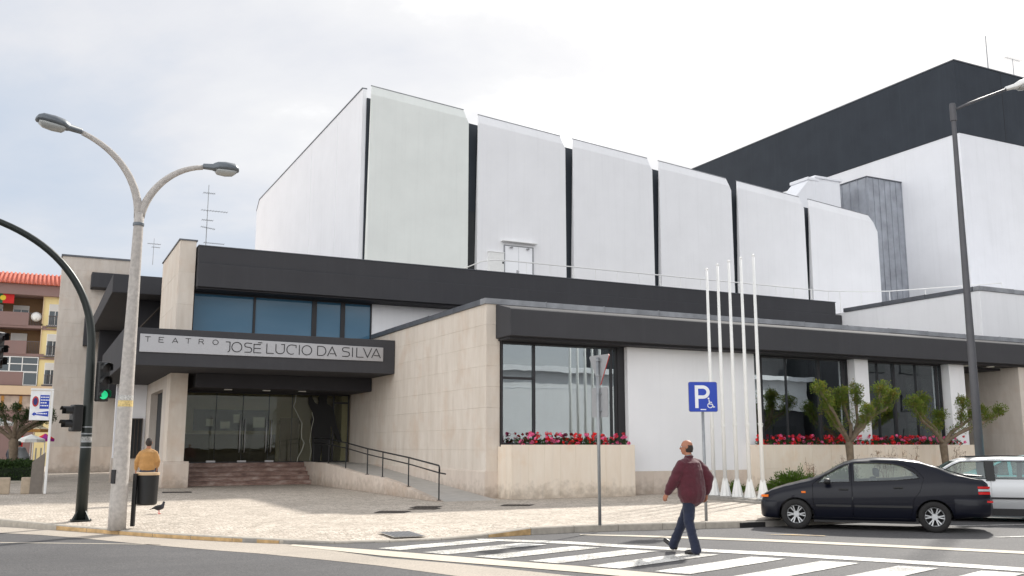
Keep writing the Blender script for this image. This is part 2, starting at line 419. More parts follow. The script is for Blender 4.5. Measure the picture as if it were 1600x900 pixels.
kb = thing('kerb', 'pale stone kerb curving round the pavement corner', 'kerb', (4, 16.6, 0), kind='structure')
g = MB()
for i in range(len(KP)-1):
    a, b = KP[i], KP[i+1]; p, q = inward(i, .02), inward(i+1, .02)
    g.face([(*p, -a[2]-.012), (*q, -b[2]-.012), (*inner[i+1], -b[2]-.012), (*inner[i], -a[2]-.012)])
    g.face([(*p, ROAD-.05), (*q, ROAD-.05), (*q, -b[2]-.012), (*p, -a[2]-.012)])
part('kerb_bedding', g, M_conc, kb, fix=False)
# kerb stones one by one, about a metre each
def along(poly, step):
    acc = [0]
    for i in range(len(poly)-1): acc.append(acc[-1]+math.dist(poly[i][:2], poly[i+1][:2]))
    n = int(acc[-1]/step); res = []
    for k in range(n+1):
        d = acc[-1]*k/n; i = max(j for j in range(len(acc)) if acc[j] <= d+1e-9); i = min(i, len(poly)-2)
        f = (d-acc[i])/(acc[i+1]-acc[i]); res.append(tuple(poly[i][c]*(1-f)+poly[i+1][c]*f for c in range(3)))
    return res
KS = along(KP[:25], .95)
for i in range(len(KS)-1):
    a, b = KS[i], KS[i+1]
    if 13.1 < a[0] < 13.5: continue          # gully opening
    v = Vector((b[0]-a[0], b[1]-a[1], 0)); L = v.length; t = v/L; nrm = Vector((-t.y, t.x, 0)); g_ = .006
    m = MB(); w = .17
    P = []
    for (q, s) in ((a, g_), (b, -g_)):
        base = Vector((q[0], q[1], 0))+t*s; zt = -q[2]+.004
        P.append([base+Vector((0, 0, ROAD-.04)), base+Vector((0, 0, zt-.02)), base+nrm*.02+Vector((0, 0, zt)), base+nrm*w+Vector((0, 0, zt)), base+nrm*w+Vector((0, 0, ROAD-.04))])
    m.v = [tuple(p) for p in P[0]+P[1]]; m.f = [(0, 1, 2, 3, 4), (9, 8, 7, 6, 5)]+[(k, 5+k, 5+(k+1) % 5, (k+1) % 5) for k in range(5)]; m.mi = [0]*7
    yel = .3 < a[0] < 3.9 or 7.0 < a[0] < 7.9
    if yel: m.mi = [0, 0, 1, 0, 0, 0, 0]
    part('kerb_stone', m, [M_curb, M_curby] if yel else M_curb, kb)
m = MB(); m.box(13.12, 14.05, 15.66, 16.1, ROAD-.02, -.03)
part('gully', m, M_black, kb)
# gutter strips and road paint: sheets 4 mm apart
def sheet(name, polys, mat, lvl, label, cat):
    g = MB()
    for p in polys: g.face([(x, y, ROAD+.004*lvl) for x, y in p])
    return own(name, g, mat, label, cat, kind='structure')
def band(top, bot):
    return [[top[i], top[i+1], bot[i+1], bot[i]] for i in range(len(top)-1)]
kk = [KP[i][:2] for i in range(2, 10)]
lo = [(-2.6, 24.6), (-.55, 21.3), (.25, 20.4), (.95, 19.3), (1.55, 18.2), (2.2, 17.1), (2.75, 16.2), (3.3, 15.4)]
sheet('road_edge_strip', band(kk, lo)+band([(4.0, 16.68), (4.85, 13.98), (5.47, 12.97), (5.98, 11.92), (7.0, 9.6), (8.0, 7.2)], [(3.3, 15.4), (3.95, 14.2), (4.5, 13.1), (4.95, 11.9), (5.9, 9.3), (6.9, 6.9)]), M_gutter, 1, 'worn beige strip of road surface beside the kerb', 'road strip')
sheet('stop_line', band([(4.1, 16.5), (5.17, 14.88), (5.81, 13.77), (6.38, 12.72), (6.94, 11.83), (7.5, 10.7), (8.4, 8.9)], [(3.98, 16.35), (4.92, 14.2), (5.53, 13.1), (6.1, 12.17), (6.6, 11.3), (7.16, 10.2), (8.05, 8.4)]), M_line2, 2, 'aged beige line along the near side of the zebra crossing', 'road line')
sheet('zebra_edge_line', band([(7.3, 16.0), (8.48, 14.95), (9.2, 13.75), (10.04, 12.62), (10.75, 11.75), (11.52, 10.45), (12.32, 8.95), (13.4, 7.0)], [(7.22, 15.72), (8.25, 14.55), (8.95, 13.4), (9.8, 12.25), (10.45, 11.3), (11.2, 10.1), (12.0, 8.6), (13.05, 6.7)]), M_zebra, 2, 'white line along the far side of the zebra crossing', 'road line')
sheet('lane_edge_line', band([(9.4, 15.9), (10.2, 15.3), (11.1, 14.45), (11.95, 13.52), (13.14, 11.9), (14.25, 10.22), (15.6, 8.1)], [(9.35, 15.75), (10.1, 15.02), (10.9, 14.1), (11.68, 13.22), (12.84, 11.62), (13.9, 10.0), (15.2, 7.9)]), M_line2, 2, 'beige line running between the zebra crossing and the parking bays', 'road line')
LT = [(5.17, 15.3), (5.62, 14.42), (6.10, 13.55), (6.59, 12.67), (7.07, 11.79), (7.56, 10.90), (8.05, 10.0), (8.55, 9.1), (9.05, 8.2)]
RT = [(7.42, 15.38), (7.96, 14.54), (8.50, 13.69), (9.04, 12.85), (9.60, 12.02), (10.16, 11.16), (10.72, 10.28), (11.28, 9.38), (11.84, 8.5)]
zc = thing('zebra_crossing', 'white zebra crossing bars painted on the grey asphalt', 'zebra crossing', (8, 12, ROAD+.008), kind='structure')
for i in range(len(LT)):
    l, r = Vector(LT[i]), Vector(RT[i]); dl = (Vector(LT[min(i+1, 8)])-Vector(LT[max(i-1, 0)])) / (2 if 0 < i < 8 else 1); dr = (Vector(RT[min(i+1, 8)])-Vector(RT[max(i-1, 0)])) / (2 if 0 < i < 8 else 1)
    l = l+dl*.04; h = .5; rr = r-dr*h
    m = MB(); m.face([(*l, ROAD+.008), (*(l+dl*h), ROAD+.008), (*r, ROAD+.008), (*rr, ROAD+.008)]); part('crossing_bar', m, M_zebra, zc)
sheet('seam_line', band([(-2.5, 20.6), (-.37, 19.17), (1.0, 18.3), (2.08, 17.56)], [(-2.5, 20.5), (-.37, 19.08), (1.0, 18.22), (2.08, 17.5)]), M_line2, 1, 'thin pale line on the asphalt at the left', 'road line')
sheet('bay_line', [[(15.9, 12.02), (16.0, 11.9), (18.0, 11.5), (18.0, 11.65)], [(16.6, 14.2), (16.7, 14.1), (20.5, 13.1), (20.6, 13.25)]], M_zebra, 2, 'white parking bay lines beside the black car', 'road line')
sheet('yellow_mark', [[(12.5, 14.32), (12.62, 14.16), (12.95, 13.86), (13.3, 13.5), (13.32, 13.62), (12.95, 14.02)]], M_yel, 3, 'worn yellow paint mark on the asphalt in front of the black car', 'road mark')
# drain covers
def drain(pts, label, z=.004, tilt=0, dark=True):
    c = [sum(p[0] for p in pts)/4, sum(p[1] for p in pts)/4]
    t = thing('drain_cover', label, 'drain cover', (c[0], c[1], .004), group='iron covers set in the pavement')
    fm = M_black if dark else M_conc; gm = M_drain if dark else M_leadd
    m = MB(); m.prism(pts, 2, .002, .007); part('frame', m, fm, t)
    a, b, c2, d = [Vector(p) for p in pts]; m = MB()
    for k in range(7):
        f0, f1 = (k+.18)/7, (k+.82)/7
        q = [a.lerp(b, f0), a.lerp(b, f1), d.lerp(c2, f1), d.lerp(c2, f0)]; cc = (a+b+c2+d)/4
        m.prism([tuple(x.lerp(cc, .08)) for x in q], 2, .0075, .012)
    part('grate', m, gm, t); t.location.z = z; t.rotation_euler.x = tilt
M_drain = simple('dark iron', S(84, 76, 70), .7, .4, .15, 9)
drain([(7.15, 21.35), (7.75, 21.0), (8.15, 21.55), (7.5, 21.95)], 'dark cover at the shadow edge, left of the pair near the ramp foot')
drain([(8.5, 22.65), (9.1, 22.35), (9.5, 22.9), (8.9, 23.2)], 'dark iron cover in the pair below the ramp foot, farther one')
drain([(8.25, 22.1), (8.85, 21.8), (9.2, 22.2), (8.6, 22.52)], 'dark iron cover in the pair below the ramp foot, nearer one')
drain([(10.85, 22.3), (11.5, 21.95), (11.9, 22.4), (11.2, 22.8)], 'dark iron cover at the left foot of the flower planter')
drain([(5.85, 16.32), (6.45, 16.30), (6.35, 16.86), (5.75, 16.9)], 'grey iron cover in the pavement beside the dropped kerb', -.044, R(5.0), False)
drain([(3.9, 33.2), (4.8, 33.0), (4.9, 33.7), (4.0, 33.9)], 'iron cover on the pavement before the entrance column')

# ================================================================== THEATRE
T = thing('theatre_building', 'large white and charcoal theatre with limestone walls and lettered entrance canopy', 'theatre', (12, 25.7, 0))
# --- stone side wing
m = MB(); m.box(12.05, 12.48, 25.73, 46.5, 0, 5.78)
sw = part('stone_wall', m, M_stone, T)
clad(sw, 0, 12.05, 25.72, 39.3, .77, 5.78, .86, .63, M_stone)
clad(sw, 1, 25.73, 12.02, 12.48, .77, 5.78, .46, .63, M_stone, stagger=False)
m = MB(); m.prism([(11.955, 0), (12.05, 0), (12.05, .80), (12.02, .80), (11.975, .765)], 1, 25.66, 39.3)
m.box(12.052, 12.47, 25.655, 25.728, 0, .775)
pw = part('plinth', m, M_plinth, sw)
def flash_run(parent, pts, z0, z1, w, mat, step=2.1, name='flashing'):
    """metal capping laid in lengths with upstand joints"""
    for a, b in zip(pts[:-1], pts[1:]):
        a, b = Vector(a), Vector(b); L = (b-a).length; n = max(1, round(L/step)); t = (b-a)/L; nr = Vector((-t.y, t.x))
        for k in range(n):
            p, q = a+t*(L*k/n+.006), a+t*(L*(k+1)/n-.006); j = random.uniform(-.006, .006)
            m = MB(); m.prism([tuple(p-nr*(w/2)), tuple(q-nr*(w/2)), tuple(q+nr*(w/2)), tuple(p+nr*(w/2))], 2, z0+j, z1+j)
            m.prism([tuple(q-t*.02-nr*(w/2+.008)), tuple(q-nr*(w/2+.008)), tuple(q+nr*(w/2+.008)), tuple(q-t*.02+nr*(w/2+.008))], 2, z0+.004, z1+.014)
            part(name, m, mat, parent)
flash_run(T, [(12.24, 25.9), (12.24, 37.0)], 5.785, 5.95, .56, M_leadd)
flash_run(T, [(11.95, 25.83), (44.0, 25.83)], 5.78, 5.95, .36, M_lead)
# --- flat roof of the front block, backing wall behind the fascia
m = MB(); m.box(12.5, 44, 25.75, 36.6, 5.45, 5.72); m.box(12.5, 44, 25.74, 25.95, 4.7, 5.775); part('flat_roof', m, M_soffit, T)
# --- front fascia (charcoal band)
m = MB(); m.prism([(24.7, 4.73), (25.72, 4.73), (25.72, 5.76), (25.60, 5.76), (24.76, 5.56), (24.7, 5.52)], 0, 12.34, 44)
part('fascia', m, M_dark, T, bevel=.015)
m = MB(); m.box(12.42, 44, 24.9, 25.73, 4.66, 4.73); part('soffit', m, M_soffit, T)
# --- white wall panel between the windows
m = MB(); m.box(16.9, 22.12, 25.42, 25.85, .72, 4.66); part('white_wall', m, M_white, T, bevel=.012)
m = MB(); m.box(16.86, 22.15, 25.37, 25.85, 0, .72); pw2 = part('wall_plinth', m, M_plinth, T)
clad(pw2, 1, 25.37, 16.86, 22.15, 0, .72, .88, .72, M_plinth, t=.02, stagger=False)
# --- planters
def planter(x0, x1, nw, rows, lab):
    m = MB(); y0, y1, h = 24.72, 25.40, 1.52; w = .10
    m.box(x0, x1, y0, y0+w, 0, h); m.box(x0, x0+w, y0+w, y1, 0, h); m.box(x1-w, x1, y0+w, y1, 0, h); m.box(x0+w, x1-w, y0+w, y1, 0, 1.30)
    m.box(x0, x1, y1, y1+.28, 0, h-.02)
    p = part('planter', m, M_planter, T, label=lab)
    clad(p, 1, y0, x0, x1, 0, 1.55, nw, 1.55/rows, M_planter, stagger=rows > 1)
    clad(p, 0, x0, y0-.03, y1, 0, 1.55, .7, 1.55/rows, M_planter, stagger=False)
    m = MB(); m.box(x0-.03, x1+.0, y0+.001, y0+w+.03, 1.5215, 1.552); m.box(x0-.03, x0+w+.02, y0+w+.032, y1, 1.5215, 1.552); part('rim', m, M_planter, p)
    m = MB(); m.box(x0+w+.01, x1-w-.01, y0+w+.01, y1-.01, 1.3, 1.42); part('soil', m, M_soil, p)
M_soil = simple('dark potting soil', S(62, 48, 38), .95, 0, .3, 20, bmp=.6)
planter(12.40, 16.62, .53, 1, 'cream stone planter below the left shop window')
planter(21.72, 32.1, .9, 2, 'long cream stone planter below the right windows')
# --- shop windows: frame with panes
def window(parent, x0, x1, z0, z1, y, vm=(), tr=(), glass=None, fw=.06, depth=.12, mat=None, name='window'):
    """vm: (x, width) mullions; tr: (xa, xb, z) transoms. panes fill the cells between mullions"""
    mat = mat or M_frame; m = MB()
    m.box(x0, x1, y, y+depth, z0, z0+fw); m.box(x0, x1, y, y+depth, z1-fw, z1); m.box(x0, x0+fw, y, y+depth, z0+fw, z1-fw); m.box(x1-fw, x1, y, y+depth, z0+fw, z1-fw)
    for x, w in vm: m.box(x-w/2, x+w/2, y, y+depth, z0+fw, z1-fw)
    for xa, xb, z in tr: m.box(xa, xb, y+.004, y+depth, z-.035, z+.035)
    f = part(name, m, mat, parent, bevel=.006)
    xs = [x0+fw]+[q for x, w in vm for q in (x-w/2, x+w/2)]+[x1-fw]
    for a, b in zip(xs[::2], xs[1::2]):
        zs = [z0+fw]
        for xa, xb, z in tr:
            if xa <= a+.05 and xb >= b-.05: zs += [z-.035, z+.035]
        zs += [z1-fw]
        for c, d in zip(zs[::2], zs[1::2]):
            p = MB(); p.box(a, b, y+depth*.5, y+depth*.5+.008, c, d); part('pane', p, glass or M_glass, f)
    return f
window(T, 12.49, 16.62, 1.545, 4.655, 25.62, [(13.62, .07), (16.42, .05)], [(12.5, 13.6, 3.55)])
m = MB(); m.box(16.625, 16.895, 25.60, 25.84, .0, 4.655); part('jamb', m, M_frame, T)
window(T, 22.16, 26.70, 1.545, 4.655, 25.62, [(22.62, .05), (23.75, .018), (25.3, .10), (26.5, .1)], [])
window(T, 27.42, 31.7, 1.545, 4.655, 25.62, [(28.25, .03), (29.1, .10), (30.3, .018), (31.45, .08)], [])
for x0, x1 in ((26.72, 27.40), (31.74, 32.6)):
    m = MB(); m.box(x0, x1, 25.28, 26.0, .0, 4.658); part('column', m, M_white, T, bevel=.01)
# curtains behind the right windows
def curtain(x0, x1, y, z0, z1, waves):
    m = MB(); n = waves*6; prev = None
    for i in range(n+1):
        x = x0+(x1-x0)*i/n; yy = y+.05*math.sin(i*math.pi/3+math.sin(i*.7)); cur = ((x, yy, z0), (x, yy, z1))
        if prev: m.face([prev[0], cur[0], cur[1], prev[1]])
        prev = cur
    return m
part('curtain', curtain(22.7, 25.2, 26.05, 3.5, 4.6, 17), M_curtain, T, smooth=True, fix=False)
part('curtain', curtain(25.4, 25.8, 26.05, 1.6, 4.6, 4), M_curtain, T, smooth=True, fix=False)
part('curtain', curtain(16.0, 16.6, 26.05, 1.6, 4.6, 5), M_curtain, T, smooth=True, fix=False)
# rooms behind the windows
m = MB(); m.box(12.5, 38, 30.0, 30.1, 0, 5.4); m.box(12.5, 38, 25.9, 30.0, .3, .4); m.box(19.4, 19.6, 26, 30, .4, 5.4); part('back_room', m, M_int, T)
# --- right end: recessed doorway and stone side wall
m = MB(); m.box(35.5, 36.0, 25.0, 31, 0, 4.655)
sr = part('stone_wall', m, M_stone_g, T); clad(sr, 0, 35.5, 25.0, 29.9, .0, 4.655, .98, .66, M_stone_g)
window(T, 32.65, 35.44, .1, 4.4, 28.2, [(33.6, .08), (34.5, .10)], [(32.7, 33.6, 2.5), (33.6, 34.5, 2.5)], name='door')
m = MB(); m.box(32.6, 35.5, 25.8, 31, 4.56, 4.655); part('soffit', m, M_soffit, T)
m = MB(); m.box(36.0, 44, 25.2, 25.7, 0, 4.655); part('white_wall', m, M_white, T)
M_lampoff = simple('frosted lamp lens', S(222, 222, 215), .4, 0, .02, 2)
def downlight(x, y, z):
    m = MB(); m.lathe([(.15, z), (.15, z-.03), (.13, z-.035), (.12, z-.015), (.0, z-.015)], (x, y, 0), 16, cap=False); part('downlight', m, M_lampoff, T)
downlight(32.9, 25.35, 4.66); downlight(34.2, 25.3, 4.66)

# --- entrance: canopy
m = MB(); m.box(2.5, 12.0, 33.8, 45.3, 4.18, 5.45); cn = part('canopy', m, M_dark, T, bevel=.02)
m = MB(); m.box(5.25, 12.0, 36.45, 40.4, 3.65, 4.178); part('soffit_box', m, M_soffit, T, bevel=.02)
for x in (6.55, 8.0, 9.4): 
    m = MB(); m.box(x-.14, x+.14, 37.2, 37.35, 3.615, 3.649); part('downlight', m, M_lampoff, T)
# sign board and its letters
m = MB(); m.prism([(2.98, 4.63), (11.53, 4.63), (11.53, 5.15), (2.98, 5.24)], 1, 33.76, 33.798)
sg = part('sign_board', m, M_alu, T, bevel=.006)
def stroke(m, pts, w, y, closed=False):
    P = [Vector((a, b)) for a, b in pts]; n = len(P)
    segs = [(P[i], P[(i+1) % n]) for i in range(n if closed else n-1)]
    for k, (a, b) in enumerate(segs):
        t = (b-a).normalized(); nr = Vector((-t.y, t.x))*w/2; e = t*w*.32
        q = [a-e-nr, b+e-nr, b+e+nr, a-e+nr]; jj = .0006*(k % 3)
        m.prism([tuple(x) for x in q], 1, y-jj, y+.012)
def arc(cx, cz, rx, rz, a0, a1, n=14):
    return [(cx+rx*math.cos(R(a0+(a1-a0)*i/n)), cz+rz*math.sin(R(a0+(a1-a0)*i/n))) for i in range(n+1)]
def glyph(ch):
    """strokes in a unit box"""
    if ch == 'J': return [[(.25, 1.0), (.95, 1.0), (.95, .22)]+arc(.55, .22, .4, .26, 0, -80, 6)]
    if ch == 'O': return [arc(.5, .5, .5, .5, 0, 360, 24)]
    if ch == 'S': return [[(.95, .96), (.35, .98)]+arc(.3, .77, .28, .21, 100, 270, 8)+[(.68, .52)]+arc(.68, .27, .3, .25, 90, -90, 8)+[(.05, .02)]]
    if ch == 'É': return [[(1, .0), (0, .0), (0, .88), (.15, .88)], [(0, .46), (.9, .46)], [(.25, .88), (.9, .88)], [(.55, 1.07), (1.1, 1.07)]]
    if ch == 'E': return [[(1, 1), (0, 1), (0, 0), (1, 0)], [(0, .5), (.85, .5)]]
    if ch == 'L': return [[(0, 1), (0, 0), (1, 0)]]
    if ch == 'U': return [[(0, 1), (0, .35)]+arc(.47, .35, .47, .35, 180, 360, 10)+[(.94, 1.0), (.6, 1.0)]]
    if ch == 'C': return [arc(.5, .5, .5, .5, 80, 300, 18), [(.62, 1.0), (1.0, .96), (1.0, .7)]]
    if ch == 'I': return [[(.5, 1), (.5, 0)]]
    if ch == 'D': return [[(0, 0), (0, 1), (.45, 1)]+arc(.45, .5, .53, .5, 90, -90, 12)+[(.1, 0)]]
    if ch == 'A': return [[(0, 0), (.5, 1), (1, 0)], [(.3, .24), (.83, .24)]]
    if ch == 'V': return [[(0, 1), (.5, 0), (1, 1)]]
    if ch == 'T': return [[(0, 1), (1, 1)], [(.5, 1), (.5, 0)]]
    if ch == 'R': return [[(0, 0), (0, 1), (.6, 1)]+arc(.6, .74, .28, .26, 90, -90, 6)+[(.05, .48)], [(.5, .48), (1, 0)]]
for ch, a, b in [('T', 3.14, 3.31), ('E', 3.58, 3.73), ('A', 4.01, 4.19), ('T', 4.44, 4.61), ('R', 4.88, 5.04), ('O', 5.34, 5.52)]:
    m = MB()
    for st in glyph(ch): stroke(m, [(a+(b-a)*x, 4.975+.165*z) for x, z in st], .018, 33.745)
    part('letter', m, M_ink, sg)
for ch, a, b in [('J', 5.74, 5.93), ('O', 5.99, 6.33), ('S', 6.42, 6.68), ('É', 6.75, 7.0), ('L', 7.2, 7.44), ('U', 7.52, 7.84), ('C', 7.91, 8.24), ('I', 8.26, 8.46), ('O', 8.46, 8.81), ('D', 9.03, 9.34), ('A', 9.4, 9.73), ('S', 9.95, 10.23), ('I', 10.24, 10.44), ('L', 10.5, 10.75), ('V', 10.76, 11.07), ('A', 11.08, 11.42)]:
    m = MB()
    for st in glyph(ch): stroke(m, [(a+(b-a)*x, 4.755+.335*z) for x, z in st], .027, 33.745)
    part('letter', m, M_ink, sg)
# entrance column with plinth and side wall with opening
m = MB(); m.box(4.43, 5.02, 36.93, 37.95, 0, 4.178); ec = part('column', m, M_stone, T)
clad(ec, 1, 36.93, 4.40, 5.02, .95, 4.178, .62, 1.07, M_stone, stagger=False)
clad(ec, 0, 4.43, 36.93, 37.95, .95, 4.178, 1.02, 1.07, M_stone, stagger=False)
m = MB(); m.prism([(36.78, 0), (38.1, 0), (38.1, .86), (38.0, .95), (36.88, .95), (36.78, .86)], 0, 4.3, 5.2); part('plinth', m, M_plinth, ec, bevel=.01)
m = MB(); m.box(4.42, 4.8, 37.96, 45.2, 3.7, 4.176); m.box(4.42, 4.8, 37.96, 39.3, 0, 3.7); m.box(4.42, 4.8, 43.4, 45.2, 0, 3.7); part('side_wall', m, M_stone_g, T)
m = MB(); m.box(4.7, 4.78, 39.3, 43.4, 0, 3.7); part('side_door', m, M_int, T)
# white wall with grille at the left end of the entrance
m = MB(); m.box(3.15, 4.41, 45.0, 45.28, .98, 4.176); ww = part('white_wall', m, M_wbright, T)
m = MB(); m.box(3.1, 4.41, 44.94, 45.28, 0, .978); part('wall_plinth', m, M_stone_g, T)
gr = MB(); gr.box(3.55, 4.3, 44.93, 44.998, 1.0, 2.66); gf = part('grille_window', gr, M_int, T)
for k in range(6):
    b = MB(); x = 3.57+k*.14; b.box(x-.014, x+.014, 44.89, 44.928, 1.0, 2.66); part('bar', b, M_drain, gf)
b = MB(); b.box(3.55, 4.3, 44.885, 44.93, 2.661, 2.7); b.box(3.55, 4.3, 44.885, 44.93, .96, .999); part('frame', b, M_drain, gf)
# steps
for i in range(5):
    m = MB(); y = 38.0+.3*i; m.box(5.21, 10.08 if i else 10.08, y, y+.34 if i < 4 else 39.32, .168*i, .168*(i+1)-.03)
    m.box(5.21, 10.08, y-.03, y+.34 if i < 4 else 39.32, .168*(i+1)-.029, .168*(i+1))
    part('step', m, M_marble, T, bevel=.006)
m = MB(); m.box(5.21, 12.0, 39.33, 46.5, .5, .835); part('landing', m, M_floor, T)
# glazed entrance front
window(T, 5.22, 11.98, .84, 3.648, 39.36, [(6.5, .014), (7.55, .014), (8.6, .014), (9.55, .014), (11.3, .07)], [(11.3, 11.95, 3.3)], glass=M_glassd, name='entrance_glazing', fw=.05, depth=.08)
for x in (7.45, 7.65, 8.5, 8.7):
    m = MB(); m.tube([(x, 39.34, 1.25), (x, 39.28, 1.3), (x, 39.28, 2.5), (x, 39.34, 2.55)], .018, 8); part('door_handle', m, M_alu, T, smooth=True)
for x in (6.2, 7.4, 8.5):
    m = MB(); m.box(x, x+.35, 39.33, 39.36, .86, .93); part('door_lock', m, M_alu, T)
# figure silhouette and crack drawing stuck on the glass (flat print)
fig = [(10.19, 3.5), (10.32, 3.60), (10.47, 3.32), (10.61, 3.22), (10.66, 3.36), (10.60, 3.50), (10.68, 3.62), (11.02, 3.62), (10.99, 3.40), (11.02, 3.26), (11.24, 3.12), (11.37, 2.75), (11.46, 2.35), (11.7, 1.68), (11.57, 1.63), (11.33, 2.06), (11.20, 2.35), (11.23, .86), (10.87, .86), (10.83, 1.55), (10.77, .86), (10.42, .86), (10.42, 1.68), (10.34, 2.47), (10.4, 2.87), (10.23, 3.21)]
m = MB(); m.prism(fig, 1, 39.345, 39.35); part('silhouette_sticker', m, M_ink, T)
M_trace = simple('pale drawn line', S(180, 180, 168), .7)
def ribbon(pts, w, y):
    m = MB()
    for (a, b), (c, d) in zip(pts[:-1], pts[1:]): m.prism([(a, b), (a+w, b), (c+w, d), (c, d)], 1, y-.003, y)
    return m
part('crack_sticker', ribbon([(9.66, 3.6), (9.63, 3.3), (9.57, 3.12), (9.75, 2.8), (9.85, 2.6), (9.95, 2.42), (9.93, 2.1), (9.96, 1.81), (10.07, 1.63), (9.97, 1.3), (9.83, 1.05), (9.8, .87)], .035, 39.33), M_trace, T)
part('outline_sticker', ribbon([(10.36, 2.9), (10.44, 2.6), (10.36, 2.2), (10.3, 1.7), (10.38, 1.3), (10.32, .9)], .02, 39.33), M_trace, T)
# foyer behind the glass
m = MB(); m.box(5.2, 12.0, 42.6, 42.8, .84, 3.8); m.box(11.7, 12.04, 39.5, 42.6, .84, 3.8); m.box(5.0, 5.2, 39.4, 42.6, .84, 3.8); fo = part('foyer', m, M_dim, T)
m = MB(); m.box(5.2, 9.6, 42.5, 42.6, .84, 2.0); part('wainscot', m, M_dimd, fo)
m = MB(); m.box(6.1, 9.3, 42.48, 42.598, 2.15, 3.05); part('notice_board', m, M_int, fo)
M_paper = simple('paper notices', S(200, 205, 205), .8, 0, .1, 5)
for x, z, w, h in [(7.75, 2.5, .26, .36), (7.2, 2.25, .4, .3), (8.6, 2.3, .5, .45), (6.6, 2.35, .3, .3)]:
    m = MB(); m.box(x, x+w, 42.46, 42.479, z, z+h); part('notice', m, M_paper, fo)
m = MB(); m.box(9.6, 10.4, 41.6, 41.7, .86, 2.7); m.box(9.55, 10.45, 41.55, 41.75, 2.45, 2.6); part('display_stand', m, M_dimd, fo)
m = MB(); m.box(5.55, 5.75, 42.4, 42.6, 2.35, 2.55); part('alarm_box', m, simple('red alarm box', S(140, 40, 36)), fo)
# --- ramp, kerb wall and handrail
m = MB(); prof = [(24.7, .0), (36.3, .80), (39.34, .835), (39.34, 0)]; m.prism(prof, 0, 10.30, 11.96); part('ramp', m, M_floor, T)
m = MB(); m.prism([(24.75, 0), (24.75, .02), (26.3, .20), (28.0, .40), (29.5, .52), (31.3, .56), (33.0, .66), (35.0, .80), (36.2, .86), (38.0, .868), (38.0, 0)], 0, 10.09, 10.30); part('ramp_kerb', m, M_plinth, T, bevel=.015)
m = MB(); m.box(10.09, 10.30, 38.001, 39.32, 0, .868); part('ramp_kerb', m, M_plinth, T)
hr = MB(); posts = [(24.86, .03, .96), (27.28, .31, 1.17), (29.67, .52, 1.32), (31.25, .56, 1.42), (33.75, .69, 1.62), (36.0, .84, 1.76), (38.2, .86, 1.82)]
hr.tube([(10.2, 24.4, .76), (10.2, 24.86, .78)]+[(10.2, y, t-.19) for y, b, t in posts[1:]], .02, 8)
hr.tube([(10.2, 24.84, .80), (10.2, 24.84, .93), (10.2, 24.9, .98)]+[(10.2, y, t) for y, b, t in posts[1:]], .024, 8)
hd = part('handrail', hr, M_metal, T, smooth=True)
for y, b, t in posts:
    p = MB(); p.tube([(10.2, y, b), (10.2, y, t)], .021, 8); p.box(10.15, 10.25, y-.05, y+.05, b-.02, b+.015); part('post', p, M_metal, hd)

# --- upper floor
m = MB(); m.box(4.38, 4.93, 36.03, 41.2, 5.45, 9.02); pr_ = part('stone_pier', m, M_stone, T)
clad(pr_, 1, 36.03, 4.35, 4.93, 5.45, 9.02, .58, 1.19, M_stone, stagger=False)
clad(pr_, 0, 4.38, 36.03, 41.2, 5.45, 9.02, 1.03, 1.19, M_stone, stagger=False)
m = MB(); m.box(4.31, 4.97, 35.96, 41.25, 9.02, 9.07); part('coping', m, M_leadd, pr_)
# fascia: lower band proud of the upper one
m = MB(); m.box(4.98, 36.95, 35.62, 36.65, 7.28, 8.16); part('fascia', m, M_dark, T, bevel=.02)
m = MB(); m.box(4.98, 36.65, 35.72, 36.65, 8.16, 8.82); part('fascia', m, M_dark, T, bevel=.02)
m = MB(); m.box(4.97, 36.68, 35.70, 36.7, 8.82, 8.85); part('coping', m, M_leadd, T)
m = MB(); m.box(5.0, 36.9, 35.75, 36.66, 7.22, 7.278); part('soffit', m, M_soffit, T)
window(T, 5.0, 11.98, 5.70, 7.215, 36.62, [(7.28, .09), (9.62, .19), (10.78, .18)], [], glass=M_glassb, fw=.05)
m = MB(); m.box(12.0, 36.95, 36.66, 36.95, 5.46, 7.215); part('white_wall', m, M_white, T)
m = MB(); m.box(4.95, 37.0, 36.75, 40.2, 8.6, 8.70); part('terrace', m, M_conc, T)
m = MB(); m.box(4.95, 12.6, 37.0, 60, 5.2, 8.6); part('upper_storey', m, M_dark, T)
# --- terrace railing
rl = MB(); RY = 36.25
top = [(16.55, 40.0, 9.2), (16.75, 38.6, 9.35), (17.0, 36.9, 9.47), (17.35, RY+.05, 9.48), (17.8, RY, 9.48), (36.6, RY, 9.5), (37.3, RY-.25, 9.5), (38.4, 35.6, 9.5), (39.6, 34.8, 9.5), (40.6, 33.4, 9.5), (41.6, 32.0, 9.5), (42.6, 30.5, 9.5)]
rl.tube(top, .026, 8); ra = part('railing', rl, M_wpaint, T, smooth=True)
xs = [17.7+1.19*i for i in range(17)]
for i, x in enumerate(xs):
    p = MB(); r_ = .032 if i % 4 == 3 else .013; p.tube([(x, RY, 8.7), (x, RY, 9.47)], r_, 6); part('post', p, M_wpaint, ra)
for x, y in ((37.3, 36.0), (38.4, 35.6), (39.6, 34.8), (40.6, 33.4), (41.6, 32.0), (42.6, 30.5)):
    p = MB(); p.tube([(x, y, 8.3), (x, y, 9.49)], .016, 6); part('post', p, M_wpaint, ra)
